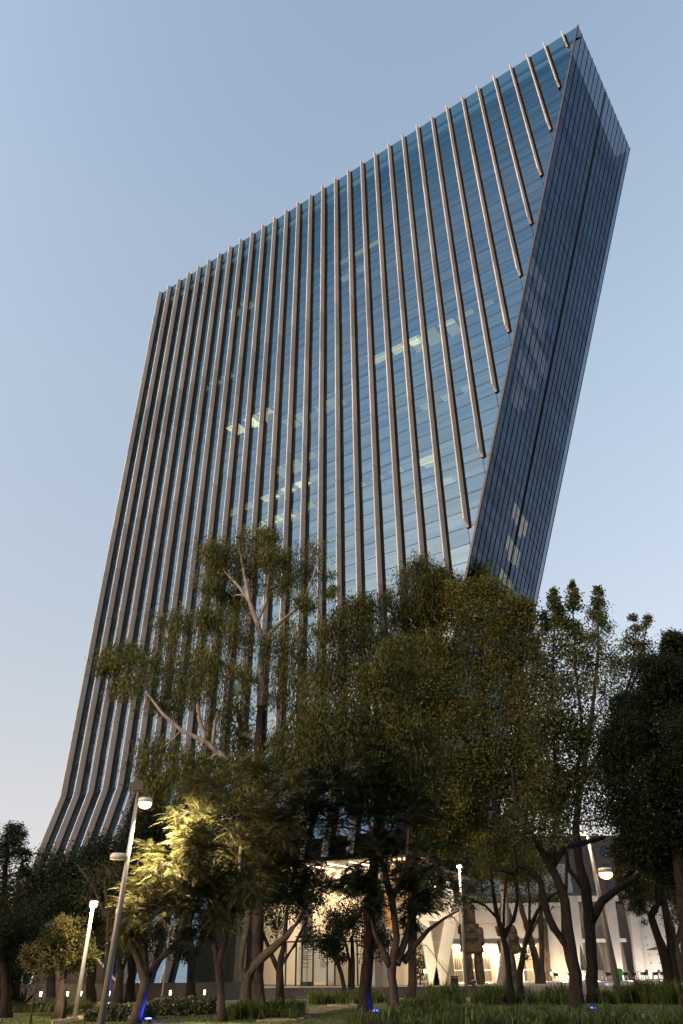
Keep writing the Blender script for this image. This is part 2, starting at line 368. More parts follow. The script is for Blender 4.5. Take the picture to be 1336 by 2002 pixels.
# slanted dark side
sn = Vector((-D.x, -D.y, 0)) - Vector((0, 0, SLOPE)); sn.normalize()  # outward normal of the slanted side
def sside(e, z): return (ZT-z)*(SLOPE + 0.0485*min(1, max(0, e/WID)))
def SP(e, z, out=0.0): return C0 + D*sside(e, z) + Ed*e + Vector((0, 0, z)) + sn*out
NB = 16; bw = (WID-0.5)/NB
def eb(i): return i*bw + (0.5 if i > 8 else 0.0)
side_rest = MB(); nside = 0; sh = {}
rowz = [z for z in levels if z >= ZK-8.9]
ribs = []
for i in range(NB):
    e0 = eb(i) + (0.5 if i == 8 else 0); e1 = e0 + bw
    for r in range(len(rowz)-2, -1, -1):
        z0, z1 = rowz[r]+0.014, rowz[r+1]-0.014
        t1, t2 = random.gauss(0, 0.003), random.gauss(0, 0.003)
        pts = [SP(e0+0.04, z0, t1), SP(e1-0.04, z0, t2), SP(e1-0.04, z1, -t1), SP(e0+0.04, z1, -t2)]
        if z0 > 44 and nside < 300 and (r + i) % 3 != 1 and abs(z1-z0-PAN+0.028) < 0.01:
            mb = MB(); mb.prism(pts, -sn*0.04); mb.build('side_pane', M['glassD'], tower); nside += 1
        else: side_rest.prism(pts, -sn*0.04)
tag(side_rest.build('side_pane', M['glassD'], tower), kind='stuff')
for i in range(NB+1):
    for e in ([eb(i)] if i != 8 else [eb(8), eb(8)+0.5]):
        rb = MB(); rb.bar(SP(e, SOFFIT, 0.015), SP(e, ZT+0.1, 0.015), 0.13, 0.05, side=sn); rb.build('rib', M['band_rib_black'], tower)
sl = MB(); sl.prism([SP(eb(8), SOFFIT, -0.06), SP(eb(8)+0.5, SOFFIT, -0.06), SP(eb(8)+0.5, ZT, -0.06), SP(eb(8), ZT, -0.06)], -sn*0.05)
sl.build('slot_back', M['mullion'], tower)
cb = MB(); cb.prism([TP(smin(z)+q, oo, z) for z, q, oo in ((ZT+0.15, 0.0, -0.06), (ZT+0.15, 0.26, -0.06), (SOFFIT, 0.26, -0.06), (SOFFIT, 0.0, -0.06))], Nn*0.10)
cb.build('corner_trim', rough_mat('bronze_trim', (0.035, 0.028, 0.022), (0.06, 0.048, 0.038), 3.0, 0.5), tower)
# floors, roof, core, back walls
for k in range(0, 24):
    z = ZK + PAN*2*k
    if z > ZT-6: break
    a = smin(z-0.4)+0.5
    fl = MB(); fl.prism([TP(a, 0.35, z-0.45), TP(LEN-0.3, 0.35, z-0.45), TP(LEN-0.3, WID-1.2, z-0.45), TP(sside(WID, z-0.45)-0.55, WID-1.2, z-0.45)], (0, 0, 0.45))
    fl.build('floor_slab', M['slab'], tower)
rf = MB(); z = ZT-4.6
rf.prism([TP(smin(z)+0.5, 0.35, z-0.5), TP(LEN-0.3, 0.35, z-0.5), TP(LEN-0.3, WID-1.2, z-0.5), TP(sside(WID, z)-0.4, WID-1.2, z-0.5)], (0, 0, 0.5)); rf.build('roof', M['slab'], tower)
cr_ = MB(); cr_.prism([TP(44, 9, 0.5), TP(80, 9, 0.5), TP(80, 15, 0.5), TP(44, 15, 0.5)], (0, 0, ZT-9)); cr_.build('core', M['inner'], tower)
bk = MB()
bk.prism([TP(sside(WID, SOFFIT)-0.85, WID-0.6, SOFFIT+0.4), TP(LEN, WID-0.6, SOFFIT+0.4), TP(LEN, WID-0.6, ZT-1), TP(sside(WID, ZT-1)-0.85, WID-0.6, ZT-1)], Nn*0.2)
bk.build('back_wall', M['inner'], tower)
ew = MB(); ew.prism([TP(LEN+0.02, oz(0), 0.3), TP(LEN+0.02, 0, ZK), TP(LEN+0.02, 0, ZT), TP(LEN+0.02, WID, ZT), TP(LEN+0.02, WID, 0.3)], D*0.06)
ew.build('end_wall', M['glassB'], tower)
cols_m = MB()
for s in [8.0+8.256*j for j in range(10)]:
    zl = max(0.5, ZT-(s-1.2)/SLOPE)
    if zl > ZT-10: continue
    c_ = MB(); c_.prism([TP(s, 2.0, zl), TP(s+0.8, 2.0, zl), TP(s+0.8, 2.8, zl), TP(s, 2.8, zl)], (0, 0, ZT-5.2-zl)); c_.build('column', M['slab'], tower)
pb = MB(); pb.bar(TP(0.3, 0.5, ZT-2.2), TP(LEN, 0.5, ZT-2.2), 0.25, 0.3); pb.bar(TP(2, 0.5, ZT-4.4), TP(LEN, 0.5, ZT-4.4), 0.25, 0.3); pb.build('parapet_rail', M['mullion'], tower)
# a few lit ceilings
def face_sz(px, py):
    r = ray(px, py); t = (C0.dot(Nn))/(r.x*Nn.x + r.y*Nn.y); p = r*t; return (p-C0).dot(D), p.z+EYE
M['lit_soft'] = emit('office_light_soft', (1.0, 0.74, 0.36), 2.1); M['lit_dim'] = emit('office_light_dim', (1.0, 0.78, 0.42), 0.8); M['warm_reflection'] = emit('warm_reflection_glow', (1.0, 0.80, 0.46), 0.8)
for px, py, ns, mt, dp in ((470, 836, 2, 'lit', 2.4), (505, 816, 2, 'lit_soft', 2.6), (590, 900, 3, 'lit_dim', 2.6), (575, 960, 3, 'lit_soft', 1.6), (585, 1010, 4, 'lit_dim', 2.6), (600, 930, 3, 'lit_dim', 1.2), (640, 775, 4, 'lit_dim', 2.2), (800, 690, 3, 'lit_soft', 1.5), (865, 648, 3, 'lit_dim', 3.0), (540, 1040, 3, 'lit_dim', 1.8), (470, 985, 2, 'lit_dim', 1.4),
                          (468, 595, 2, 'lit_dim', 2.4), (820, 885, 1, 'lit_soft', 2.2), (700, 540, 2, 'lit_dim', 1.0), (940, 600, 3, 'lit_dim', 0.8), (720, 470, 3, 'lit_dim', 0.7), (900, 760, 3, 'lit_dim', 1.1), (760, 950, 3, 'lit_dim', 1.0), (430, 760, 3, 'lit_dim', 1.2), (860, 980, 2, 'lit_dim', 1.2)):
    s, z = face_sz(px, py); k = math.floor((z-ZK)/(2*PAN))+1; zc = ZK+2*PAN*k-0.5
    for j in range(ns):
        a = s+PITCHF*(j-0.5); wv = random.uniform(0.6, 1.0)*PITCHF*0.94
        c_ = MB(); c_.prism([TP(a, 0.7, zc), TP(a+wv, 0.7, zc), TP(a+wv, 0.7+dp, zc), TP(a, 0.7+dp, zc)], (0, 0, 0.04)); c_.build('ceiling_light', M[mt], tower)
# glowing panels behind the slanted side, standing in for its pale and warm reflections
M['reflection_panel'] = emit('pale_reflection_glow', (0.85, 0.76, 0.64), 0.24)
def side_hit(px, py):
    r = ray(px, py); base = SP(0, ZT); return r*((base-Vector((0, 0, EYE))).dot(sn)/r.dot(sn)) + Vector((0, 0, EYE))
for px, py, w, mt in ((1048, 560, 6, 'reflection_panel'), (1062, 612, 5, 'reflection_panel'), (1040, 640, 7, 'reflection_panel'), (1075, 690, 4, 'reflection_panel'), (1052, 720, 5, 'reflection_panel'), (1035, 770, 3, 'reflection_panel'),
                      (1046, 1036, 4, 'warm_reflection'), (1034, 1078, 3, 'warm_reflection'), (1042, 1068, 3, 'warm_reflection'), (1030, 1130, 3, 'warm_reflection'), (1022, 1118, 2, 'warm_reflection')):
    p = side_hit(px, py); k = math.floor((p.z-ZK)/(2*PAN)); z0 = ZK+2*PAN*k+0.2; e0 = (Vector((p.x, p.y, 0))-C0).dot(Ed)
    for j in range(w):
        q0, q1 = e0+bw*(j-w/2)+0.1, e0+bw*(j-w/2+1)-0.1
        if q0 < 0.3 or q1 > WID-0.8: continue
        hh = random.uniform(0.5, 1.0)*3.2
        c_ = MB(); c_.prism([SP(q0, z0+3.3-hh, -0.35), SP(q1, z0+3.3-hh, -0.35), SP(q1, z0+3.3, -0.35), SP(q0, z0+3.3, -0.35)], -sn*0.03); c_.build('reflection_panel', M[mt], tower)
# soffit over the lobby, linear lights, lobby walls
TER = 0.75
sf = MB(); sf.prism([TP(36.2, 0.2, SOFFIT), TP(LOBBY_S1, -2.5, SOFFIT), TP(LOBBY_S1, WID, SOFFIT), TP(41.8, WID, SOFFIT)], (0, 0, 0.12)); sf.build('soffit', M['brown'], tower)
for s in (41.0, 43.4, 45.8, 48.2, 50.6, 53.0):
    c_ = MB(); c_.prism([TP(s, 0.5, SOFFIT-0.05), TP(s+0.10, 0.5, SOFFIT-0.05), TP(s+0.14, 9, SOFFIT-0.05), TP(s, 9, SOFFIT-0.05)], (0, 0, 0.045)); c_.build('strip_light', M['softglow'], tower)
for j in range(7):
    s = 40.5 - 0.55*j; o = 1.2
    c_ = MB(); c_.lathe(TP(s, o, SOFFIT-0.22), ((0.10, 0), (0.13, 0.1), (0.13, 0.2))); c_.build('downlight', M['lampglow'], tower)
    if j % 2 == 0: light('downlight_lamp', TP(s, o, SOFFIT-0.5), 420, (1.0, 0.74, 0.44), 0.12, tower, 'SPOT', TP(s, o, 0), 2.2)
for s in (42.0, 47.0, 52.0): light('lobby_lamp', TP(s, 2.0, SOFFIT-1.2), 900, (1.0, 0.78, 0.48), 0.4, tower)
lw = MB(); lw.prism([TP(39.5, 5.0, TER), TP(LOBBY_S1, 5.0, TER), TP(LOBBY_S1, 5.0, SOFFIT-0.02), TP(39.5, 5.0, SOFFIT-0.02)], Nn*0.3); lw.build('lobby_wall', M['cream'], tower)
tp = MB(); tp.prism([TP(40.6, 3.0, 5.2), TP(42.4, 3.0, 5.2), TP(42.4, 3.0, SOFFIT-0.1), TP(40.6, 3.0, SOFFIT-0.1)], Nn*0.3); tp.build('timber_panel', M['orange'], tower)

# ------------------------------------------------------------------ terrace, steps
M['terr'] = rough_mat('terrace_stone', (0.18, 0.165, 0.145), (0.25, 0.23, 0.20), 1.0, 0.7, 0.1)
tr = MB(); tr.box((25, 111, TER/2-0.03), (110, 76.0, TER-0.06)); tag(tr.build('terrace', M['terr']), kind='structure')
stp = thing('entrance_steps', (0, 72.6, 0), 'wide dark stone steps in front of the lit lobby', 'steps')
for k in range(5):
    st = MB(); h = 0.145*(k+1); st.box((3.0, 70.8+0.42*k+0.2, h/2-0.005), (24.0, 0.40, h)); st.build('step', M['step'], stp)

# lobby glazing: dark posts and clear panes with printed panels
def pt(px, py, Y): return at(px, py, Y)
lob = thing('glass_entrance', at(640, 1925, 77), 'glass entrance screen with dark posts and printed notice panels', 'entrance')
YL = 77.0
for px in (558, 578, 590, 612, 640, 655, 700, 762):
    b, t = at(px, 1926, YL), at(px, 1848, YL); b.z = TER; t.x = b.x; t.z = 4.1
    c_ = MB(); c_.bar(b, t, 0.16, 0.12, side=(0, 1, 0)); c_.build('post', M['dark'], lob)
pxs = [558, 578, 590, 612, 640, 655, 700, 762]
for a, b in zip(pxs[:-1], pxs[1:]):
    xa, xb = at(a, 1926, YL).x+0.1, at(b, 1926, YL).x-0.1
    c_ = MB(); c_.box(((xa+xb)/2, YL, (TER+4.05)/2+0.02), (xb-xa, 0.03, 4.0-TER)); c_.build('glass_panel', M['clear'], lob)
c_ = MB(); c_.bar((at(556, 1900, YL).x, YL, 4.18), (at(764, 1900, YL).x, YL, 4.18), 0.16, 0.14); c_.build('top_rail', M['dark'], lob)
board = thing('notice_board', at(605, 1925, 79), 'pale notice board with lines of small dark print behind the glass entrance', 'notice board')
xa, xb = at(583, 1900, 79).x, at(655, 1900, 79).x
c_ = MB(); c_.box(((xa+xb)/2, 79, 2.5), (xb-xa, 0.08, 2.9)); c_.build('panel', M['white'], board)
for i in range(2):
    for j in range(11):
        if random.random() < 0.2: continue
        x0 = xa + 0.35 + i*(xb-xa)*0.5; w = random.uniform(0.35, 0.95); z = 3.7-0.15*j
        c_ = MB(); c_.box((x0+w/2, 78.95, z), (w, 0.01, 0.05)); c_.build('print_line', M['print'], board)
M['marble'] = rough_mat('pale_wall', (0.5, 0.5, 0.5), (0.6, 0.6, 0.6), 0.8, 0.6)
pw = MB(); xa, xb = at(716, 1900, 78).x, at(762, 1900, 78).x
pw.box(((xa+xb)/2, 78, 3.6), (xb-xa, 0.3, 5.7)); tag(pw.build('white_wall', M['marble']), 'pale grey wall panel between the dark leaning trunk and the forked tree', 'wall')

# white braced pier
pier = thing('braced_pier', at(855, 1926, 77), 'white concrete pier with V shaped legs beside the glass stair guard', 'pier')
YV = 77.0
def vb(mb, a, b, w, t=1.1): mb.bar(at(*a, YV), at(*b, YV), w, t, side=(0, 1, 0))
for a, b, w in (((824, 1780), (850, 1930), 0.95), ((884, 1780), (856, 1930), 1.05)):
    c_ = MB(); vb(c_, a, b, w); c_.build('leg', M['white'], pier)
c_ = MB(); vb(c_, (806, 1792), (896, 1792), 0.75, 1.2); c_.build('beam', M['white'], pier)
for a, b, w in (((820, 1778), (850, 1722), 0.75), ((880, 1778), (872, 1722), 0.9), ((846, 1722), (832, 1722), 0.4)):
    c_ = MB(); vb(c_, a, b, w, 1.05); c_.build('brace', M['white'], pier)
light('pier_lamp', at(835, 1900, 74.2), 300, (1.0, 0.76, 0.48), 0.2, pier)
light('pier_lamp', at(872, 1780, 74), 120, (1.0, 0.72, 0.45), 0.2, pier)
bwall = thing('lobby_side_wall', at(820, 1926, 84), 'cream wall behind the white braced pier', 'wall')
x0, x1 = at(752, 1900, 84).x, at(888, 1900, 84).x
for k in range(4):
    for z0, z1 in ((TER, 4.2), (4.2, 7.4), (7.4, 10.4)):
        a_ = x0+(x1-x0)*k/4; b_ = x0+(x1-x0)*(k+1)/4
        c_ = MB(); c_.box(((a_+b_)/2, 84, (z0+z1)/2), (b_-a_-0.03, 0.4, z1-z0-0.03)); c_.build('panel', M['cream'], bwall)
light('wall_lamp', at(810, 1880, 81), 260, (1.0, 0.76, 0.48), 0.3, bwall)
# glass stair guard
gd = thing('stair_guard', at(845, 1926, 75), 'green tinted glass stair guard with a sloping top edge', 'glass guard')
M['tint'] = glass_mat('green_glass', (0.88, 0.91, 0.86), (0.95, 1.0, 0.97), 1.3)
gp = [(806, 1848, 1848), (834, 1848, 1876), (862, 1876, 1901), (890, 1901, 1925)]
for (a, t0, t1), nx in zip(gp[:3], (834, 862, 890)):
    c_ = MB(); pts = [at(a+0.6, 1927, 75), at(nx-0.6, 1927, 75), at(nx-0.6, t1, 75), at(a+0.6, t0, 75)]
    c_.prism(pts, (0, 0.03, 0)); c_.build('glass_panel', M['tint'], gd)
c_ = MB(); c_.bar(at(834, 1848, 75), at(890, 1925, 75), 0.06); c_.bar(at(806, 1848, 75), at(834, 1848, 75), 0.06); c_.build('rail', M['dark'], gd)
pl = thing('indoor_plant', at(822, 1926, 79), 'bushy green plant lit from above behind the stair guard', 'plant')

# ------------------------------------------------------------------ concrete wing on the right
YW = 92.0
def wx(px): return at(px, 1900, YW).x
wing = thing('concrete_wing', (24, YW, TER), 'low warm lit concrete wing with slanting piers and a tall panelled right wall', 'building')
def wz(py): return at(1100, py, YW).z
zt, zm = wz(1764), wz(1846)
xs = [wx(884), wx(935), wx(985), wx(1035), wx(1080), wx(1104)]
for a, b in zip(xs[:-1], xs[1:]):
    for z0, z1 in ((zm+0.1, (zm+zt)/2), ((zm+zt)/2, zt)):
        c_ = MB(); c_.box(((a+b)/2, YW+0.2, (z0+z1)/2), (b-a-0.03, 0.4, z1-z0-0.03)); c_.build('panel', M['concrete'], wing)
c_ = MB(); c_.box(((wx(884)+wx(1080))/2, YW+3, 2.7), (wx(1080)-wx(884), 0.2, 4.2)); c_.build('recess_wall', M['cream'], wing)
c_ = MB(); c_.box(((wx(884)+wx(1060))/2, YW-0.15, zm), (wx(1060)-wx(884), 0.5, 0.14)); c_.build('ledge', M['white'], wing)
c_ = MB(); c_.box(((wx(884)+wx(1060))/2, YW+0.3, zm-0.14), (wx(1060)-wx(884)-0.4, 0.1, 0.06)); c_.build('strip_light', M['softglow'], wing)
c_ = MB(); c_.bar((wx(884), YW-0.1, 1.75), (wx(1050), YW-0.1, 1.75), 0.07); c_.build('rail', M['white'], wing)
for p0, p1 in ((893, 908), (925, 940), (950, 965), (1000, 1012), (1022, 1036)):
    c_ = MB(); n = 8; x0, x1 = wx(p0), wx(p1)
    pts = [(x0+(x1-x0)*k/n, YW+1.5+(0.1 if k % 2 else -0.05)) for k in range(n+1)]
    for q, w in zip(pts[:-1], pts[1:]): c_.prism([(q[0], q[1], TER), (w[0], w[1], TER), (w[0], w[1], zm-1.2), (q[0], q[1], zm-1.2)], (0, 0.05, 0))
    c_.build('curtain', M['curtain'], wing)
for a, b in (((912, 1846), (918, 1925)), ((968, 1846), (976, 1925)), ((1012, 1846), (1022, 1925))):
    c_ = MB(); c_.bar(at(*a, YW+0.6), at(*b, YW+0.6), 0.55, 0.5, side=(0, 1, 0)); c_.build('slanting_pier', M['white'], wing)
for a, b, m in (((1060, 1794), (1070, 1925), 'midbark'), ((1192, 1752), (1212, 1925), 'concrete'), ((1234, 1760), (1254, 1925), 'concrete'), ((1120, 1752), (1138, 1925), 'concrete')):
    c_ = MB(); c_.bar(at(*a, YW-0.4), at(*b, YW-0.4), 0.9, 0.7, side=(0, 1, 0)); c_.build('column', M[m], wing)
for x0, x1 in ((1078, 1104), (1104, 1130)):                              # plain wall
    for y0, y1 in ((1764, 1815), (1815, 1865), (1865, 1926)):
        a, b = wx(x0), wx(x1); z0, z1 = wz(y1), wz(y0)
        c_ = MB(); c_.box(((a+b)/2, YW+0.1, (z0+z1)/2), (b-a-0.03, 0.4, z1-z0-0.03)); c_.build('panel', M['concrete'], wing)
for y0, y1 in ((1752, 1763), (1836, 1843)):
    c_ = MB(); c_.box(((wx(1118)+wx(1236))/2, YW+0.2, (wz(y0)+wz(y1))/2), (wx(1236)-wx(1118), 0.7, wz(y0)-wz(y1))); c_.build('beam', M['white'], wing)
for k in range(8):
    a = wx(1122+14*k); b = wx(1122+14*k+13)
    c_ = MB(); c_.box(((a+b)/2, YW+0.8, (wz(1763)+wz(1836))/2), (b-a, 0.06, wz(1763)-wz(1836)-0.05)); c_.build('glazing', M['curtain'] if k % 3 else M['cream'], wing)
    c_ = MB(); c_.box(((a+b)/2, YW+0.9, (wz(1843)+TER)/2), (b-a, 0.06, wz(1843)-TER)); c_.build('curtain', M['curtain'], wing)
c_ = MB(); c_.box(((wx(1118)+wx(1236))/2, YW+3.0, 4.5), (wx(1236)-wx(1118), 0.1, 7.4)); c_.build('recess_wall', M['cream'], wing)
rowsz = [TER, wz(1876), wz(1842), wz(1805), wz(1770), wz(1730)]
hole = MB()
for k in range(5):
    a, b = wx(1246)+3.1*k, wx(1246)+3.1*(k+1)
    for z0, z1 in zip(rowsz[:-1], rowsz[1:]):
        c_ = MB(); c_.box(((a+b)/2, YW-0.2, (z0+z1)/2), (3.07, 0.5, z1-z0-0.03)); c_.build('panel', M['concrete'], wing)
        for u in (0.2, 0.5, 0.8):
            for v in (0.22, 0.78):
                hole.lathe((a+3.1*u, YW-0.47, z0+(z1-z0)*v), ((0.055, -0.055), (0.055, 0.055)), 6)
hole.build('tie_holes', M['dark'], wing)
rfw = MB(); rfw.box((27, YW+8, 9.0), (34, 15.4, 0.3)); rfw.build('roof', M['slab'], wing)
for px in (900, 945, 1000, 1045, 1090): light('wing_lamp', (wx(px), YW-2.6, TER+0.4), 600, (1.0, 0.72, 0.46), 0.25, wing)
for px in (905, 960, 1015): light('recess_lamp', (wx(px), YW+1.0, zm-0.6), 330, (1.0, 0.78, 0.48), 0.2, wing)
for px in (1150, 1215, 1275, 1330): light('wing_lamp', (wx(px), YW-2.6, TER+0.3), 300, (1.0, 0.84, 0.72), 0.25, wing)
pb2 = thing('concrete_block', at(1000, 1800, 104), 'pale concrete block rising behind the low wing, seen through the thin trees', 'building')
x0, x1 = at(940, 1750, 104).x, at(1122, 1750, 104).x
for k in range(4):
    a_ = x0+(x1-x0)*k/4; b_ = x0+(x1-x0)*(k+1)/4
    for z0, z1 in ((0.5, 7), (7, 10.2), (10.2, 13.4)):
        c_ = MB(); c_.box(((a_+b_)/2, 105, (z0+z1)/2), (b_-a_-0.04, 2.0, z1-z0-0.04)); c_.build('panel', M['concrete'], pb2)
# darker building behind the wing
bb = thing('brown_building', at(1150, 1700, 120), 'brown rendered building with small dark windows rising behind the concrete wing', 'building')
c_ = MB(); x0, x1 = at(880, 1700, 120).x, at(1215, 1700, 120).x
c_.box(((x0+x1)/2, 122, 9.5), (x1-x0, 4, 19)); c_.build('wall', M['brown'], bb)
for k in range(14):
    for j in range(4):
        c_ = MB(); c_.box((x0+1.0+k*1.9, 119.95, 9.6+2.4*j), (0.9, 0.2, 1.3)); c_.build('window', M['glassD'], bb)

# ------------------------------------------------------------------ left wall and small lights
YB = 70.0
lwall = thing('garden_wall', (-20, YB, 0), 'dark low garden wall with a sloping raised part at the left', 'wall')
x0, x1 = at(40, 1930, YB).x, at(505, 1930, YB).x
c_ = MB(); c_.box(((x0+x1)/2, YB+0.2, 0.6), (x1-x0, 0.4, 1.2)); c_.build('low_wall', M['darkwall'], lwall)
a, b = at(173, 1856, YB), at(222, 1917, YB); xl = at(60, 1900, YB).x
c_ = MB(); c_.prism([(xl, YB+0.8, 0), (b.x, YB+0.8, 0), (b.x, YB+0.8, 1.25), (a.x, YB+0.8, a.z), (xl, YB+0.8, a.z+0.6)], (0, 1.2, 0)); c_.build('raised_wall', M['darkwall'], lwall)
c_ = MB(); c_.bar((a.x-0.1, YB+0.7, a.z+0.05), (b.x+0.1, YB+0.7, 1.3), 0.22, 0.14); c_.build('coping', M['concrete'], lwall)
marks = ('small glowing marker light at the left end of the dark garden wall', 'glowing marker light just left of the small lit tree trunk', 'glowing marker light just right of the small lit tree trunk', 'glowing marker light behind the short lamp post',
         'glowing marker light midway between the short lamp post and the tall one', 'glowing marker light beside the tall grey lamp post', 'glowing marker light right of the lamp lit jacaranda fork', 'glowing marker light under the shaggy dark trunk', 'rightmost glowing marker light before the straight jacaranda trunk')
for j, px in enumerate((80, 105, 132, 158, 185, 213, 333, 367, 400)):
    g = at(px, 1944, YB-0.9); g.z = 0.0
    t = thing('wall_light', g, marks[j], 'light', 'marker lights along the garden wall')
    c_ = MB(); c_.box((g.x, g.y, 0.2), (0.12, 0.12, 0.4)); c_.build('stem', M['dark'], t)
    c_ = MB(); c_.box((g.x, g.y-0.005, 0.55), (0.13, 0.10, 0.30)); c_.build('lens', M['softglow'], t)
    light('marker_lamp', (g.x, g.y-0.25, 0.65), 22, (1.0, 0.85, 0.5), 0.1, t)

# ------------------------------------------------------------------ street lamps
def mushroom(name, parent, c, r, glow, mat='lampshell'):
    c = Vector(c); mb = MB(); mb.lathe(c, ((r*0.55, -r*0.28), (r*0.98, -r*0.25), (r, r*0.1), (r*0.85, r*0.32), (r*0.2, r*0.38)), 20)
    o = mb.build(name, M[mat], parent, True)
    if glow:
        g = MB(); g.lathe(c-Vector((0, 0, r*0.36)), ((r*0.30, -r*0.72), (r*0.72, -r*0.52), (r*0.96, -r*0.15), (r*0.9, r*0.1)), 16); g.build('bulb', M[glow], parent, True)
    return o
# tall pole at the left
YA = 38.5
b = at(196, 2012, YA); b.z = 0; t_ = at(271, 1548, YA)
l1 = thing('street_lamp', b, 'tall grey lamp post with a lit lamp at the top and a round lamp halfway', 'lamp post')
c_ = MB(); c_.tube([b, b.lerp(t_, 0.5), t_], [0.17, 0.13, 0.085], 12); c_.build('pole', M['pole'], l1, True)
h = at(284, 1570, YA-0.2); c_ = MB(); c_.tube([at(270, 1560, YA), h+Vector((0, 0, 0.16))], [0.04, 0.04], 8); c_.build('arm', M['pole'], l1)
mushroom('lamp_shade', l1, h+Vector((0, 0, 0.12)), 0.36, 'lampglow')
light('lamp', h+Vector((0.35, -0.55, -0.42)), 24000, (1.0, 0.80, 0.50), 0.2, l1, 'SPOT', at(360, 1720, 42), 1.9)
h2 = at(233, 1675, YA-0.15); mushroom('lamp_shade', l1, h2, 0.43, None)
c_ = MB(); c_.bar(h2, b.lerp(t_, (h2.z-b.z)/(t_.z-b.z)), 0.08); c_.build('arm', M['pole'], l1)
h3 = at(268, 1536, YA-0.1)
c_ = MB(); c_.prism([h3+Vector(q) for q in ((-0.36, -0.2, 0.12), (-0.36, -0.2, -0.10), (0.34, -0.25, -0.28), (0.40, -0.25, 0.02), (0.30, -0.2, 0.2))], (0, 0.42, 0)); c_.build('flood_box', M['dark'], l1)
c_ = MB(); c_.bar(h3+Vector((-0.3, 0, -0.1)), h3+Vector((-0.28, 0, -0.55)), 0.06); c_.build('bracket', M['dark'], l1)
# small lamp post left
def post_lamp(base_px, top_px, Y, r0, r1, label, glow, power, head=0.26, col=(1, 0.74, 0.42), plate=True, off=0.0):
    b = at(*base_px, Y); b.z = 0.0; t = at(*top_px, Y)
    L = thing('street_lamp', b, label, 'lamp post')
    c_ = MB(); c_.tube([b, b.lerp(t, 0.5), t], [r0, (r0+r1)/2, r1], 10); c_.build('pole', M['pole'], L, True)
    hd = t + Vector((off, -0.12, 0.06)); mushroom('lamp_shade', L, hd+Vector((0, 0, 0.12)), head, glow)
    if plate: c_ = MB(); c_.lathe(b, ((0.34, 0.0), (0.34, 0.06), (0.14, 0.09)), 14); c_.build('base_plate', M['pole'], L)
    if power: light('lamp', hd-Vector((0, 0.1, 0.22)), power, col, 0.15, L)
    return L
post_lamp((147, 1986), (182, 1772), 44.5, 0.13, 0.085, 'short lit lamp post beside the small bright tree on the left lawn', 'lampglow', 1100, 0.24, (1, 0.64, 0.30), off=0.06)
post_lamp((224, 1950), (240, 1832), 66, 0.12, 0.08, 'distant thin lamp post behind the tall grey one', 'lampglow', 120, 0.22)
post_lamp((912, 1944), (898, 1696), 74, 0.16, 0.10, 'slim lit lamp post with a white lamp in front of the stone figures', 'starglow', 1700, 0.24, (1, 0.86, 0.62))
lp = post_lamp((1212, 1948), (1148, 1630), 62, 0.26, 0.11, 'leaning lamp post with two lit lamps among the trees on the right', 'lampglow', 600, 0.3, off=-0.25)
h = at(1184, 1705, 61.7); mushroom('lamp_shade', lp, h+Vector((0, 0, 0.1)), 0.55, 'lampglow'); light('lamp', h-Vector((0, 0, 0.3)), 2200, (1, 0.72, 0.38), 0.2, lp)
c_ = MB(); c_.bar(h+Vector((0, 0, 0.05)), at(1168, 1706, 62), 0.1); c_.build('arm', M['pole'], lp)
for (a, b2, lab) in (((316, 1958), (334, 1800), 'thin dark unlit post behind the lit jacaranda'), ((36, 1962), (50, 1884), 'thin leaning pale post at the far left')):
    b = at(*a, 60); b.z = 0; t = at(*b2, 60); p_ = thing('post', b, lab, 'post')
    c_ = MB(); c_.tube([b, t], [0.07, 0.05], 8); c_.build('shaft', M['pole'], p_); c_ = MB(); c_.lathe(t, ((0.06, 0), (0.08, 0.02), (0.03, 0.10)), 8); c_.build('cap', M['pole'], p_)

# blue LED spotlights
for px, py, Y, pw, lab in ((290, 1996, 41, 60, 'blue spotlight on the grass at the foot of the lit jacaranda'), (88, 1958, 62, 60, 'blue spotlight on the left lawn under dark trees'), (734, 1978, 46.0, 60, 'blue spotlight beside the thick leaning trunk'),
                           (1162, 1980, 46.5, 60, 'blue spotlight in the strap leaves below the near dark tree'), (1182, 1935, 66, 50, 'blue spotlight behind the hedge near the white bench'), (478, 1945, 68, 110, 'blue spotlight between the middle trunks')):
    g = at(px, py, Y); g.z = 0
    t = thing('blue_spotlight', g, lab, 'spotlight', 'blue garden spotlights')
    c_ = MB(); c_.lathe(g, ((0.14, 0.0), (0.14, 0.16), (0.17, 0.2)), 12); c_.build('housing', M['dark'], t)
    c_ = MB(); c_.lathe(g, ((0.15, 0.2), (0.16, 0.23), (0.08, 0.25)), 12); c_.build('lens', M['blueglow'], t)
    if px in (1162, 478): light('blue_beam', g+Vector((0, 0, 0.35)), 2500 if px == 1162 else 900, (0.02, 0.05, 1.0), 0.05, t, 'SPOT', at(1108, 1550, Y) if px == 1162 else at(520, 1800, 60), 0.30)
    light('blue_lamp', g+Vector((0, -0.05, 0.5)), pw*(2.2 if px == 290 else 0.35), (0.02, 0.05, 1.0), 0.1, t)

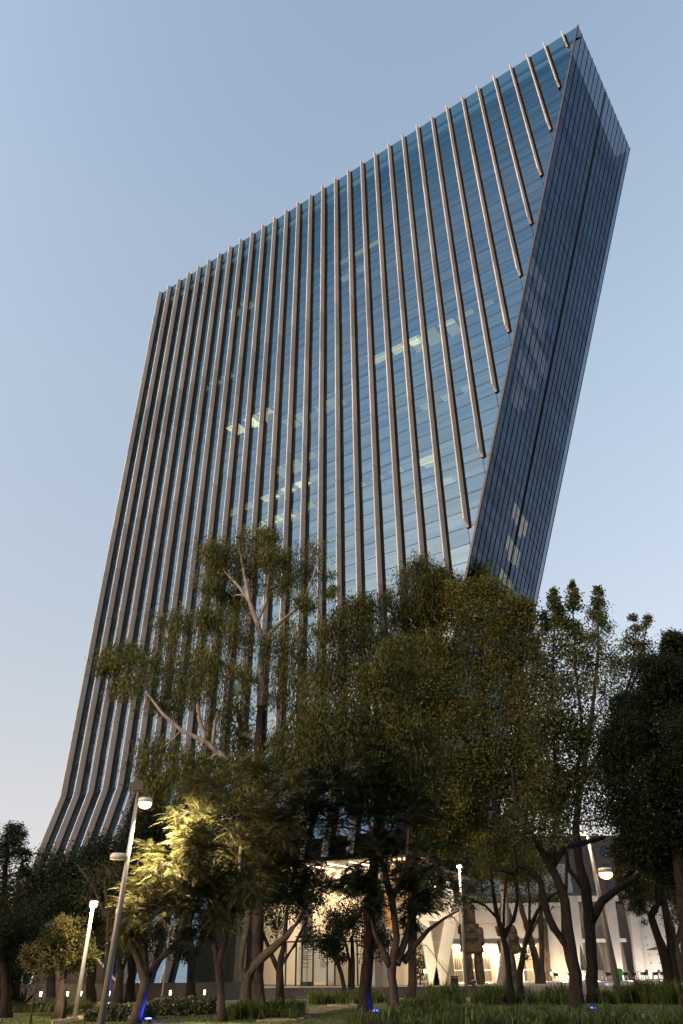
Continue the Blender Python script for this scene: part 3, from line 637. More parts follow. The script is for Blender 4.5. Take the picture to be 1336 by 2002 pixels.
# ------------------------------------------------------------------ carved stone figures
def blob(mb_v, mb_f, c, rx, ry, rz, seed, nu=18, nv=12, pw=2.6, jit=0.07):
    o = len(mb_v); r = random.Random(seed); ph = [r.uniform(0, 6.28) for _ in range(6)]
    for i in range(nv+1):
        th = math.pi*i/nv - math.pi/2
        for j in range(nu):
            a = 2*math.pi*j/nu
            def sp(v): return math.copysign(abs(v)**(2/pw), v)
            n = 1 + jit*(math.sin(3*a+ph[0]+4*th)+0.6*math.sin(7*a+ph[1]-5*th)+0.5*math.sin(5*th+ph[2])+r.uniform(-0.4, 0.4))
            mb_v.append((c[0]+rx*n*sp(math.cos(th))*sp(math.cos(a)), c[1]+ry*n*sp(math.cos(th))*sp(math.sin(a)), c[2]+rz*sp(math.sin(th))*(1+jit*0.3*math.sin(2*a+ph[3]))))
    for i in range(nv):
        for j in range(nu):
            a, b = o+i*nu+j, o+i*nu+(j+1) % nu; mb_f.append((a, b, b+nu, a+nu))
def figure(px, label, seed, sc=1.0, turn=0.0):
    b = at(px, 1927, 79); b.z = TER
    t = thing('stone_figure', b, label, 'sculpture', 'carved stone figures on the terrace')
    def P(name, items):
        v, f = [], []
        for k, (x, y, z, rx, ry, rz, pw) in enumerate(items):
            ca, sa = math.cos(turn), math.sin(turn)
            blob(v, f, (b.x+(x*ca-y*sa)*sc, b.y+(x*sa+y*ca)*sc, b.z+z*sc), rx*sc, ry*sc, rz*sc, seed*31+k, pw=pw)
        mb = MB(); mb.v, mb.f = v, f; return mb.build(name, M['statue'], t, True)
    P('leg', [(-0.50, 0, 1.2, 0.45, 0.5, 1.35, 4)]); P('leg', [(0.58, 0.1, 1.2, 0.40, 0.5, 1.35, 4)])
    P('torso', [(0.05, 0, 3.0, 1.05, 0.6, 0.62, 5)]); P('bowl', [(-0.18, -0.25, 3.75, 0.85, 0.6, 0.30, 4)])
    P('arm', [(0.85, -0.1, 3.75, 0.42, 0.55, 0.8, 3)]); P('chest', [(-0.1, 0.05, 4.35, 1.0, 0.55, 0.52, 4)])
    P('head', [(-0.02, 0, 5.55, 0.68, 0.55, 1.05, 2.6)])
    return t
figure(929, 'brown carved stone figure with a tall round head holding a bowl, left one', 3)
figure(1004, 'darker carved stone figure half hidden behind the thin dark trunks', 5, 0.97, 1.1)

# ------------------------------------------------------------------ terrace furniture
def chair_parts(t, o, rz):
    def R(x, y, z): return o + Vector((x*math.cos(rz)-y*math.sin(rz), x*math.sin(rz)+y*math.cos(rz), z))
    c_ = MB(); c_.box(R(0, 0, 0.45), (0.52, 0.52, 0.06), rz); c_.build('seat', M['dark'], t)
    c_ = MB(); c_.prism([R(-0.27, 0.26, 0.48), R(0.27, 0.26, 0.48), R(0.30, 0.36, 0.9), R(-0.30, 0.36, 0.9)], R(0, 0.04, 0)-R(0, 0, 0)); c_.build('backrest', M['dark'], t)
    for sx in (-1, 1):
        c_ = MB(); c_.prism([R(sx*0.27, 0.28, 0.46), R(sx*0.27, -0.22, 0.46), R(sx*0.29, -0.24, 0.66), R(sx*0.30, 0.32, 0.72)], R(0.035*sx, 0, 0)-R(0, 0, 0)); c_.build('armrest', M['dark'], t)
        for sy in (-1, 1):
            c_ = MB(); c_.bar(R(sx*0.24, sy*0.24, 0.44), R(sx*0.29, sy*0.30, 0.0), 0.045); c_.build('leg', M['dark'], t)
chair_px = [(1086, 89, 1.9, 'leftmost dark armchair beside the small round table on the terrace'), (1116, 89, -1.6, 'dark armchair peeking out left of the thick dark trunk'),
    (1193, 88, 1.2, 'dark armchair just right of the leaning lamp post foot'), (1224, 88.5, 1.8, 'dark armchair right of the green bin on the terrace'),
    (1240, 87, 1.7, 'dark armchair in front of the slanting concrete column'), (1262, 88, -1.4, 'dark armchair turned left by the white concrete wall'),
    (1284, 88, -1.8, 'dark armchair in the middle of the right wall'), (1300, 89, 1.5, 'dark armchair under the open grey parasol'), (1330, 87.5, 1.9, 'rightmost dark armchair at the edge of the terrace')]
for px, Y, rz, lab in chair_px:
    o = at(px, 1918, Y); o.z = TER
    chair_parts(thing('armchair', o, lab, 'chair', 'dark armchairs on the terrace'), o, rz)
for px, Y, lab in ((1068, 89, 'small round dark table left of the leftmost armchair'), (1205, 88, 'small round dark table near the green bin'), (1250, 88, 'small round dark table between two armchairs by the right wall'), (1314, 88.5, 'small round dark table under the open parasol')):
    o = at(px, 1918, Y); o.z = TER; t = thing('cafe_table', o, lab, 'table', 'round tables on the terrace')
    c_ = MB(); c_.lathe(o, ((0.42, 0.72), (0.42, 0.76)), 16); c_.build('tabletop', M['dark'], t)
    c_ = MB(); c_.tube([o+Vector((0, 0, 0.02)), o+Vector((0, 0, 0.72))], [0.05, 0.04], 8); c_.build('column', M['dark'], t)
    c_ = MB(); c_.lathe(o, ((0.26, 0.0), (0.26, 0.03)), 14); c_.build('foot', M['dark'], t)
for px, Y, lab in ((1180, 88, 'closed grey parasol right of the second dark trunk'), (1146, 88.5, 'closed grey parasol between the two thick dark trunks')):
    o = at(px, 1918, Y); o.z = TER; t = thing('parasol', o, lab, 'parasol')
    c_ = MB(); c_.tube([o, o+Vector((0, 0, 3.2))], [0.04, 0.03], 8); c_.build('pole', M['pole'], t)
    c_ = MB(); c_.lathe(o, ((0.3, 0.0), (0.3, 0.08)), 12); c_.build('base', M['dark'], t)
    c_ = MB(); n = 12
    for k, (r, z) in enumerate(((0.28, 0.9), (0.34, 1.2), (0.22, 2.2), (0.04, 3.15))):
        for j in range(n): a = 2*math.pi*j/n; rr = r*(1.0 if j % 2 else 0.62); c_.v.append((o.x+rr*math.cos(a), o.y+rr*math.sin(a), o.z+z))
    for k in range(3):
        for j in range(n): a, b = k*n+j, k*n+(j+1) % n; c_.f.append((a, b, b+n, a+n))
    c_.build('canopy', M['canvas'], t)
o = at(1312, 1918, 87); o.z = TER; t = thing('parasol', o, 'open grey parasol above the tables at the right edge', 'parasol')
c_ = MB(); c_.tube([o, o+Vector((0, 0, 3.15))], [0.04, 0.03], 8); c_.build('pole', M['pole'], t)
c_ = MB(); c_.lathe(o, ((0.3, 0), (0.3, 0.08)), 12); c_.build('base', M['dark'], t)
c_ = MB(); c_.lathe(o, ((1.75, 2.62), (1.7, 2.68), (0.9, 2.9), (0.05, 3.15)), 8); c_.build('canopy', M['canvas'], t)
o = at(1213, 1918, 86); o.z = TER; t = thing('waste_bin', o, 'bright green bin standing among the terrace chairs', 'bin')
c_ = MB(); c_.lathe(o, ((0.25, 0), (0.32, 0.9)), 12); c_.build('body', M['green'], t, True); c_ = MB(); c_.lathe(o, ((0.35, 0.9), (0.35, 0.97), (0.2, 1.05)), 12); c_.build('lid', M['green'], t)
o = at(885, 1930, 71.5); o.z = 0.4; o = Vector((o.x, 70.2, 0)); t = thing('litter_bin', o, 'black litter bin beside the steps left of the slim lamp post', 'bin')
c_ = MB(); c_.box(o+Vector((0, 0, 0.68)), (0.62, 0.5, 1.36)); c_.build('body', M['dark'], t); c_ = MB(); c_.box(o+Vector((0, 0, 1.44)), (0.68, 0.56, 0.1)); c_.build('lid', M['dark'], t)
o = at(928, 1945, 70); o.z = 0; t = thing('bollard', o, 'short black bollard with a lamp cap before the stone figures', 'bollard')
c_ = MB(); c_.tube([o, o+Vector((0, 0, 0.95))], [0.13, 0.13], 10); c_.build('post', M['dark'], t); c_ = MB(); c_.lathe(o, ((0.26, 0.95), (0.26, 1.12), (0.1, 1.2)), 10); c_.build('cap', M['dark'], t)
a, b = at(1186, 1921, 66), at(1300, 1921, 66); z = a.z
t = thing('stone_bench', ((a.x+b.x)/2, 66, 0), 'long pale stone bench between the planting beds on the right', 'bench')
c_ = MB(); c_.box(((a.x+b.x)/2, 66, 0.86), (b.x-a.x, 0.9, 0.16)); c_.build('seat', M['white'], t)
for x in (a.x+1.0, (a.x+b.x)/2, b.x-1.0): c_ = MB(); c_.box((x, 66, 0.39), (0.25, 0.6, 0.78)); c_.build('leg', M['white'], t)
# path planks and stone edging
pth = thing('path_steps', (on_ground(585, 1985)), 'row of tan stepping slabs crossing the lawn in the middle', 'path')
for k in range(9):
    g = on_ground(668-16*k, 1966+3.9*k); c_ = MB(); c_.box((g.x, g.y, 0.03), (1.9, 0.5, 0.09), 0.18); c_.build('slab', M['paver'], pth)
ed = thing('stone_edging', on_ground(165, 1996), 'low tan stone edging beside the lawn at bottom left', 'edging')
for k in range(6):
    g = on_ground(112+15*k, 2004-3.2*k); c_ = MB(); c_.box((g.x, g.y, 0.09), (0.50, 0.30, 0.18+0.01*(k % 2)), 0.5); c_.build('stone', M['paver'], ed)

# ------------------------------------------------------------------ trees
def leaves(centers, L, W, mode, jitter=1.0):
    """diamond leaves round the given centres; mode: 'droop', 'any', 'up', 'flat'"""
    n = len(centers)
    a = rng.normal(size=(n, 3))
    if mode == 'droop': a[:, 2] = -np.abs(a[:, 2])*1.2 - 0.9
    elif mode == 'up': a[:, 2] = np.abs(a[:, 2])*0.8 + 0.5
    elif mode == 'flat': a[:, 2] *= 0.35
    a /= np.linalg.norm(a, axis=1)[:, None]
    b = np.cross(a, rng.normal(size=(n, 3))); b /= np.linalg.norm(b, axis=1)[:, None] + 1e-9
    l = L*rng.uniform(0.6, 1.25, (n, 1)); w = W*rng.uniform(0.7, 1.2, (n, 1))
    nrm = np.cross(a, b)
    V = np.empty((n, 4, 3)); V[:, 0] = centers - a*l/2; V[:, 2] = centers + a*l/2
    V[:, 1] = centers + b*w/2 + nrm*w*0.2 - a*l*0.06; V[:, 3] = centers - b*w/2 + nrm*w*0.2 - a*l*0.06
    return V.reshape(-1, 3)
def nearest(skel, p):
    best = None
    for q, r in skel:
        d = (q-p).length + max(0, q.z-p.z)*0.6
        if best is None or d < best[0]: best = (d, q, r)
    return best[1], best[2]
def curved(a, b, k=5, sag=0.08):
    L = (b-a).length; off = Vector((random.gauss(0, 1), random.gauss(0, 1), abs(random.gauss(0, 1))))*L*sag
    return [a.lerp(b, i/k) + off*math.sin(math.pi*i/k) + Vector((random.gauss(0, 1), random.gauss(0, 1), random.gauss(0, 1)))*L*0.018*(0 < i < k) for i in range(k+1)]
def tree(name, label, base, Y, paths, clumps, bark, leaf, L, W, mode, nsub=14, mleaf=60, spread=0.33, depth=1.0, bark2=None, crown_name='crown', group=None, root_flare=True, twigs=True, dz=0.0, frond=None, nobj=0):
    """base (px,py) in the photo gives the spot on the ground; Y its distance. paths: [(px,py,radius_px[,dy])...]; clumps: (px,py,rx,ry[,density[,dy]])"""
    b0 = at(base[0], base[1], Y); b0.z = 0.0
    t = thing(name, b0, label, 'tree', group)
    skel = []; mb = MB(); extra = []; tw = MB()
    if frond is None: mleaf = int(mleaf*2.6); L *= 0.98; W *= 1.0
    for pi, path in enumerate(paths):
        pts, rad = [], []
        for q in path:
            dy = q[3] if len(q) > 3 else 0.0
            p = at(q[0], q[1], Y+dy); pts.append(p); rad.append(q[2]*mpp(q[0], q[1], Y+dy))
        if pi == 0 or path[0][1] > 1925:
            if pts[0].z < 0.35 or pi == 0: pts[0].z = -0.08
        # subdivide with slight irregularity
        P2, R2 = [], []
        for i in range(len(pts)-1):
            k = max(2, int((pts[i+1]-pts[i]).length/0.6))
            for j in range(k):
                f = j/k; w = 0 if j == 0 else rad[i]*0.11
                P2.append(pts[i].lerp(pts[i+1], f) + Vector((random.gauss(0, w), random.gauss(0, w), 0))); R2.append((rad[i]*(1-f)+rad[i+1]*f)*random.uniform(0.94, 1.08))
        P2.append(pts[-1]); R2.append(rad[-1])
        if pi == 0 and root_flare and len(R2) > 3: R2[0] *= 1.45; R2[1] *= 1.12
        if pi == 0: mb.tube(P2, R2, 9)
        else: e_ = MB(); e_.tube(P2, R2, 9); extra.append((e_, 'stem' if path[0][1] > 1925 else 'limb'))
        skel += list(zip(P2, R2))
    C_all, T_all = [], []
    ends = []
    high = [s for s in skel if s[0].z > 1.6] or skel
    for ci, cl in enumerate(clumps):
        px, py, rx, ry = cl[0], cl[1], cl[2]*1.1, cl[3]*1.1; dens = cl[4] if len(cl) > 4 else 1.0
        m = mpp(px, py, Y); rxm, rym = rx*m, ry*m/0.9
        dyo = cl[5] if len(cl) > 5 else random.uniform(-1, 1)*depth*2.2
        c = at(px, py, Y+dyo)
        q, r = nearest(high, c)
        n = max(3, int(nsub*dens))
        if twigs and (c-q).length > 0.3:
            br = curved(q, c); rr = min(r*0.55, 0.022*(c-q).length + 0.03)
            tw.tube(br, [rr*(1-0.75*i/5) for i in range(6)], 5, False); high += [(br[3], rr*0.5), (br[5], rr*0.3)]
        u = rng.normal(size=(n, 3)); u /= np.linalg.norm(u, axis=1)[:, None]; rr_ = rng.uniform(0.15, 1, (n, 1))**0.5
        sub = np.array(c)[None] + u*rr_*np.array([rxm, max(rxm, rym)*0.8*depth, rym])[None]
        for s_ in sub:
            if twigs: tw.tube(curved(c, Vector(s_), 3, 0.12), [0.03, 0.022, 0.016, 0.009], 3, False)
        sg = spread*min(rxm, rym)
        ends += [(Vector(s_), c) for s_ in sub]
        k = max(4, int(mleaf*dens)) if frond is None else 0
        if k:
            pts = np.repeat(sub, k, 0) + rng.normal(size=(n*k, 3))*np.array([sg, sg, sg*0.8])[None]
            C_all.append(pts); T_all.append(np.clip(np.repeat(rng.uniform(0.1, 0.9, n), k) + rng.normal(0, 0.18, n*k), 0, 1))
    mb.build('trunk', M[bark], t, True)
    for e_, nm in extra: e_.build(nm, M[bark2 or bark], t, True)
    if tw.v: tag(tw.build('twigs', M[bark2 or bark], t), kind='stuff')
    if frond is not None:
        make_fronds(t, ends, frond, M[leaf], nobj, mleaf)
    elif C_all:
        V = leaves(np.concatenate(C_all), L, W, mode)
        o = link(crown_name, np_mesh(crown_name, V, [(0, 1, 2, 3)], M[leaf], np.concatenate(T_all)), t)
        # vertices are in world space; link() already offsets by the thing's location
    return t
# feathery fronds of the jacarandas
def frond_verts(seed):
    r = np.random.default_rng(seed); V = []
    n = 9
    for i in range(n):
        f = (i+0.6)/n; x = f*0.62; z = -0.22*f*f
        ln = 0.17*math.sin(math.pi*min(1, 0.18+0.86*f)) + 0.03
        for sgn in (-1, 1):
            a = math.radians(58 + 10*r.uniform(-1, 1)); d = np.array([math.cos(a), sgn*math.sin(a), -0.25+0.1*r.uniform(-1, 1)])
            p0 = np.array([x, 0, z]); p1 = p0 + d*ln; w = np.array([0.030, 0, 0.004*sgn])
            V += [p0, (p0+p1)/2 + w, p1, (p0+p1)/2 - w]
    V += [np.array([0, -0.006, 0]), np.array([0, 0.006, 0]), np.array([0.62, 0.003, -0.22]), np.array([0.62, -0.003, -0.22])]
    return np.array(V)
FR = [frond_verts(k) for k in range(4)]
FRM = {}
def make_fronds(t, ends, scale, m, nobj, per):
    k4 = [np_mesh('frond', v, [(0, 1, 2, 3)], m, rng.uniform(0.2, 0.9, len(v)//4)) for v in FR]
    lst = []
    for s_, c in ends:
        out = Vector(s_)-c; out = out.normalized() if out.length > 1e-3 else Vector((0, 0, 1))
        for j in range(per):
            az = random.uniform(0, 2*math.pi); d = Vector((math.cos(az), math.sin(az), random.uniform(-0.25, 0.35))) + out*0.7
            lst.append((s_ + Vector((random.gauss(0, .22), random.gauss(0, .22), random.gauss(0, .16)))*scale, d.normalized(), random.uniform(0.75, 1.25)*scale))
    lst.sort(key=lambda q: q[0].y)
    VS, TS = [], []
    for i, (p, d, sc) in enumerate(lst):
        x = d; y = Vector((0, 0, 1)).cross(x).normalized(); z = x.cross(y)
        roll = random.gauss(0, 0.35); y2 = y*math.cos(roll)+z*math.sin(roll); z2 = x.cross(y2)
        R = Matrix((x, y2, z2)).transposed()
        if i < nobj:
            o = link('frond', k4[i % 4], t); o.matrix_parent_inverse = Matrix(); o.location = p - t.location
            o.rotation_euler = R.to_euler(); o.scale = (sc,)*3
        else:
            V = FR[i % 4]*sc; V = V @ np.array(R).T + np.array(p)[None]; VS.append(V); TS.append(np.clip(rng.normal(0.5, 0.22) + rng.normal(0, 0.1, len(V)//4), 0, 1))
    if VS:
        o = link('frond', np_mesh('frond', np.concatenate(VS), [(0, 1, 2, 3)], m, np.concatenate(TS)), t); o['kind'] = 'stuff'

# tall pale-branched eucalyptus
tree('eucalyptus_tree', 'tallest tree, pale smooth upper branches and drooping olive leaves before the tower', (505, 1955), 60,
  [[(505, 1955, 12), (503, 1700, 11.5), (507, 1480, 11), (511, 1380, 8.5)], [(511, 1380, 9.5), (509, 1310, 7), (514, 1262, 6), (502, 1215, 5), (487, 1175, 4), (478, 1125, 3), (470, 1078, 2.5)],
   [(514, 1262, 6), (530, 1236, 4, -.5), (560, 1206, 3.2, -1), (588, 1185, 2.8, -1.2), (604, 1150, 2.2, -1.2), (618, 1110, 1.8, -1)],
   [(505, 1530, 10), (450, 1491, 6, -.8), (405, 1452, 5, -1.4), (355, 1428, 3.8, -2), (318, 1395, 3, -2.2), (285, 1352, 2, -2)], [(405, 1452, 4.5, -1.4), (390, 1405, 4, -1.6), (386, 1375, 3, -1.8)], [(417, 1456, 4, -1.4), (421, 1410, 3.5, -1), (432, 1385, 2, -.5)],
   [(503, 1442, 6), (474, 1434, 5, 1), (466, 1392, 4.5, 1.4), (438, 1368, 3, 1.6)], [(510, 1335, 5), (480, 1322, 4, .8), (432, 1296, 3, 1.4), (405, 1288, 2, 1.6)], [(515, 1460, 6), (545, 1440, 5, 1), (575, 1395, 4, 1.4), (625, 1300, 2.5, 1.8)],
   [(487, 1175, 3.5), (470, 1150, 3), (440, 1118, 2)], [(502, 1215, 4), (520, 1180, 3.4, .6), (526, 1130, 2.4, .9), (540, 1085, 1.6, 1)]],
  [(440, 1085, 38, 30), (415, 1085, 22, 24, .8), (498, 1068, 32, 28), (540, 1095, 28, 22), (528, 1050, 14, 14, .7), (415, 1130, 22, 34), (490, 1130, 44, 28), (455, 1178, 34, 20), (560, 1140, 30, 26, .9), (612, 1105, 30, 38, .9), (645, 1145, 12, 32, .6), (600, 1180, 32, 16, .7),
   (350, 1230, 48, 24), (408, 1212, 24, 20), (240, 1288, 40, 20), (212, 1308, 18, 18, .7), (285, 1325, 40, 34), (350, 1298, 48, 34), (418, 1290, 44, 30), (458, 1240, 38, 30), (390, 1348, 44, 34), (330, 1380, 28, 20, .8), (240, 1350, 22, 20, .6), (450, 1400, 36, 30, .8), (558, 1250, 48, 30), (590, 1300, 40, 32, .8), (545, 1335, 30, 36, .9), (470, 1335, 24, 32, .7),
   (310, 1488, 36, 36), (355, 1510, 40, 38), (420, 1500, 46, 42), (470, 1460, 32, 36, .8), (545, 1462, 38, 44), (590, 1400, 38, 50), (300, 1540, 26, 24, .9), (620, 1460, 40, 50), (640, 1240, 22, 26, .6), (480, 1530, 50, 40), (390, 1560, 50, 34), (560, 1540, 50, 40)],
  'bark', 'L_euc', 0.42, 0.085, 'droop', 16, 58, 0.42, bark2='palebark')
# brown green tree on the thick leaning trunk
tree('eucalyptus_tree', 'brownish green tree with a thick dark trunk leaning right in the middle', (712, 1984), 46.5,
  [[(712, 1984, 13), (720, 1860, 10.5), (731, 1700, 10), (742, 1560, 9), (748, 1450, 7), (735, 1380, 5), (720, 1290, 3)], [(742, 1560, 7), (700, 1480, 5, 1), (660, 1380, 3, 1.5)], [(745, 1500, 6), (780, 1420, 4, .8), (790, 1330, 3, 1)]],
  [(705, 1195, 28, 26), (660, 1235, 28, 30, .8), (722, 1255, 44, 40), (690, 1310, 50, 42), (640, 1350, 46, 44), (742, 1350, 50, 44), (690, 1400, 54, 46), (632, 1430, 44, 44), (665, 1480, 54, 44), (740, 1455, 54, 46), (775, 1300, 34, 46), (600, 1500, 36, 38), (790, 1400, 34, 44, .8), (700, 1540, 60, 40), (780, 1500, 46, 44), (820, 1480, 40, 44)],
  'bark', 'L_brown', 0.34, 0.08, 'droop', 18, 70, 0.40)
# narrow tree behind
tree('eucalyptus_tree', 'slim reddish green tree just left of the broad ochre crown', (806, 1955), 68,
  [[(806, 1955, 9), (806, 1450, 8), (812, 1330, 6), (824, 1220, 4), (830, 1140, 2.5)]],
  [(828, 1115, 24, 22), (812, 1155, 34, 28), (852, 1145, 24, 32), (800, 1200, 34, 28), (768, 1198, 18, 36, .8), (842, 1215, 40, 34), (790, 1258, 38, 32), (832, 1288, 36, 34), (765, 1275, 24, 26, .8), (800, 1340, 34, 40), (835, 1390, 36, 40), (790, 1420, 34, 40, .8)],
  'midbark', 'L_brown', 0.42, 0.10, 'droop', 16, 62, 0.40)
# broad ochre tree
tree('broadleaf_tree', 'broad ochre green tree with a pale lit trunk covering the tower corner', (979, 1948), 66,
  [[(979, 1948, 10), (986, 1880, 8.5), (988, 1790, 7.5), (984, 1690, 7)], [(984, 1690, 9), (970, 1580, 8), (950, 1440, 7), (938, 1300, 5), (930, 1180, 3)], [(970, 1580, 6), (1010, 1480, 5, 1), (1020, 1350, 4, 1.4), (1020, 1240, 2, 1.6)], [(960, 1520, 6), (900, 1430, 4.5, -1), (870, 1330, 3, -1.4)]],
  [(928, 1128, 26, 26), (902, 1160, 30, 26), (960, 1162, 30, 24), (1002, 1200, 30, 24), (1030, 1205, 16, 26, .8), (880, 1208, 40, 36), (940, 1218, 50, 36), (1000, 1258, 46, 36), (868, 1278, 50, 40), (938, 1300, 58, 42), (1008, 1325, 42, 40), (842, 1340, 40, 38), (900, 1368, 60, 42), (970, 1388, 60, 46), (1028, 1400, 38, 40), (824, 1420, 40, 40), (880, 1448, 60, 42), (950, 1468, 60, 46), (1018, 1478, 46, 46), (834, 1500, 50, 40), (900, 1538, 60, 44), (968, 1558, 60, 44), (850, 1575, 50, 36), (1018, 1555, 40, 40), (1045, 1280, 18, 30, .7), (900, 1610, 50, 30), (980, 1625, 44, 26, .8), (1040, 1470, 34, 44), (1060, 1540, 34, 40, .8), (872, 1632, 36, 22, .9), (965, 1665, 46, 24, .9), (1025, 1650, 44, 26, .8), (860, 1650, 36, 26, .9), (950, 1700, 30, 16, .7), (1000, 1695, 44, 20, .8), (1040, 1700, 30, 22, .6)],
  'palebark', 'L_ochre', 0.26, 0.16, 'any', 20, 75, 0.38, bark2='bark')
# two near dark trees with upright sparse crowns
tree('sparse_tree', 'near dark tree with a thick many limbed trunk in front of the concrete wing', (1133, 1988), 46,
  [[(1133, 1988, 14), (1126, 1905, 13), (1114, 1850, 12.5), (1105, 1762, 9.5), (1083, 1704, 8.5), (1065, 1671, 7.5), (1032, 1620, 6), (1010, 1573, 4), (1000, 1500, 2.5)],
   [(1116, 1856, 9), (1084, 1816, 8, -.2), (1068, 1776, 7, -.4), (1057, 1725, 6, -.5), (1032, 1696, 5, -.6), (1012, 1692, 4.5, -.7), (1004, 1705, 4, -.7), (959, 1698, 2, -.8)], [(1083, 1690, 7), (1105, 1656, 5.5, .4), (1141, 1648, 5, .6), (1181, 1638, 3, .8)],
   [(1080, 1690, 8), (1082, 1645, 7, .3), (1092, 1595, 6, .4), (1105, 1555, 5, .5), (1126, 1518, 4, .5), (1140, 1440, 3, .6), (1125, 1300, 2, .7), (1120, 1180, 1, .7)], [(1092, 1595, 4, .3), (1085, 1480, 3, .3), (1080, 1340, 2, .2), (1085, 1190, 1, .2)], [(1105, 1765, 4), (1108, 1700, 3), (1110, 1640, 2)]],
  [(1085, 1160, 7, 14, .4), (1085, 1185, 10, 16, .5), (1120, 1150, 6, 14, .4), (1120, 1178, 11, 18, .5), (1072, 1215, 13, 22, .6), (1106, 1215, 15, 26, .6), (1128, 1225, 12, 24, .5), (1088, 1268, 24, 34, .7), (1135, 1280, 24, 40, .75), (1068, 1330, 30, 36, .9), (1120, 1350, 34, 38, .8), (1080, 1415, 34, 36), (1128, 1430, 30, 36, .8), (1095, 1500, 40, 40), (1075, 1580, 38, 36), (1130, 1560, 36, 40, .8), (1050, 1620, 44, 30, .7), (990, 1640, 40, 24, .6)],
  'bark', 'L_liq', 0.20, 0.14, 'any', 24, 40, 0.46)
tree('sparse_tree', 'second dark tree whose trunk stands right behind the near one', (1160, 1952), 57,
  [[(1160, 1952, 11.5), (1156, 1845, 11), (1146, 1736, 10), (1137, 1704, 9), (1130, 1664, 8), (1126, 1627, 7), (1135, 1540, 6), (1155, 1420, 4), (1170, 1280, 2.5), (1170, 1180, 1.2)],
   [(1155, 1805, 9), (1177, 1762, 8, -.3), (1214, 1733, 6, -.6), (1243, 1715, 5, -.8), (1270, 1690, 2.5, -1)], [(1135, 1540, 4), (1200, 1420, 3, .5), (1235, 1320, 2, .6), (1245, 1225, 1, .8)], [(1200, 1420, 2.5, .5), (1250, 1310, 2, .6), (1266, 1215, 1, .7)], [(1140, 1735, 5), (1112, 1700, 4, .4), (1104, 1640, 3, .5)]],
  [(1170, 1156, 7, 12, .45), (1172, 1180, 11, 14, .5), (1162, 1208, 14, 22, .6), (1182, 1215, 12, 22, .5), (1160, 1245, 17, 24, .6), (1188, 1290, 20, 36, .6), (1238, 1212, 6, 8, .35), (1246, 1230, 9, 10, .4), (1268, 1208, 6, 7, .3), (1264, 1226, 7, 9, .3), (1232, 1258, 15, 16, .5), (1258, 1258, 11, 16, .4), (1252, 1285, 14, 16, .5), (1215, 1300, 20, 26, .6), (1238, 1300, 18, 20, .5), (1180, 1358, 30, 38, .8), (1230, 1340, 26, 30, .6), (1152, 1440, 34, 36, .8), (1195, 1430, 28, 34, .7), (1165, 1520, 36, 40, .9), (1180, 1600, 38, 36, .8), (1215, 1660, 30, 24, .5), (1140, 1330, 22, 36, .5)],
  'bark', 'L_liq', 0.20, 0.14, 'any', 24, 40, 0.46)
# dense tree at the right edge
tree('evergreen_tree', 'dense dark glossy evergreen filling the right edge', (1352, 1985), 45,
  [[(1352, 1985, 13), (1346, 1880, 12), (1338, 1780, 11), (1320, 1640, 9), (1300, 1500, 7), (1300, 1380, 4)], [(1320, 1640, 6), (1260, 1540, 4)], [(1310, 1560, 5), (1360, 1460, 4), (1340, 1330, 3)]],
  [(1318, 1262, 16, 22), (1334, 1290, 24, 30), (1290, 1315, 30, 28), (1338, 1345, 34, 40), (1244, 1385, 38, 32), (1298, 1385, 44, 40), (1218, 1435, 28, 32), (1270, 1460, 50, 44), (1335, 1455, 46, 50), (1236, 1525, 48, 42), (1300, 1545, 54, 46), (1360, 1560, 46, 50), (1228, 1595, 40, 36), (1290, 1622, 54, 34), (1345, 1640, 46, 44), (1200, 1480, 22, 32, .8), (1385, 1400, 50, 60), (1250, 1660, 40, 24), (1330, 1710, 40, 30)],
  'bark', 'L_dark', 0.24, 0.085, 'any', 26, 105, 0.36)
# pepper trees at the right with hanging strands
tp_ = tree('pepper_tree', 'bent twin trunk tree with weeping foliage at the right', (1308, 1948), 58,
  [[(1308, 1948, 10), (1304, 1890, 9), (1294, 1849, 8.5), (1281, 1815, 8), (1273, 1790, 7.5), (1288, 1766, 7), (1285, 1682, 5), (1280, 1620, 3)], [(1326, 1952, 9), (1313, 1850, 7.5), (1303, 1790, 6.5), (1292, 1730, 5.5), (1288, 1690, 4)], [(1286, 1690, 4), (1250, 1660, 3), (1215, 1655, 2)]],
  [(1216, 1690, 14, 36, .8), (1242, 1700, 18, 44, .9), (1232, 1655, 30, 18, .8), (1262, 1690, 14, 34, .7), (1235, 1755, 14, 26, .5), (1252, 1770, 10, 30, .45), (1222, 1740, 10, 24, .4), (1300, 1660, 40, 30)],
  'bark', 'L_liq', 0.34, 0.05, 'droop', 24, 60, 0.34)
tree('pepper_tree', 'warm lit tree with yellow green leaves behind the weeping one', (1330, 1930), 80,
  [[(1330, 1930, 9), (1322, 1850, 7), (1308, 1800, 6), (1300, 1760, 4)], [(1322, 1850, 5), (1338, 1780, 4)]],
  [(1290, 1752, 26, 22), (1318, 1768, 22, 26), (1270, 1740, 16, 16, .7), (1335, 1745, 20, 26)], 'midbark', 'L_small', 0.26, 0.12, 'any', 12, 60, 0.36)
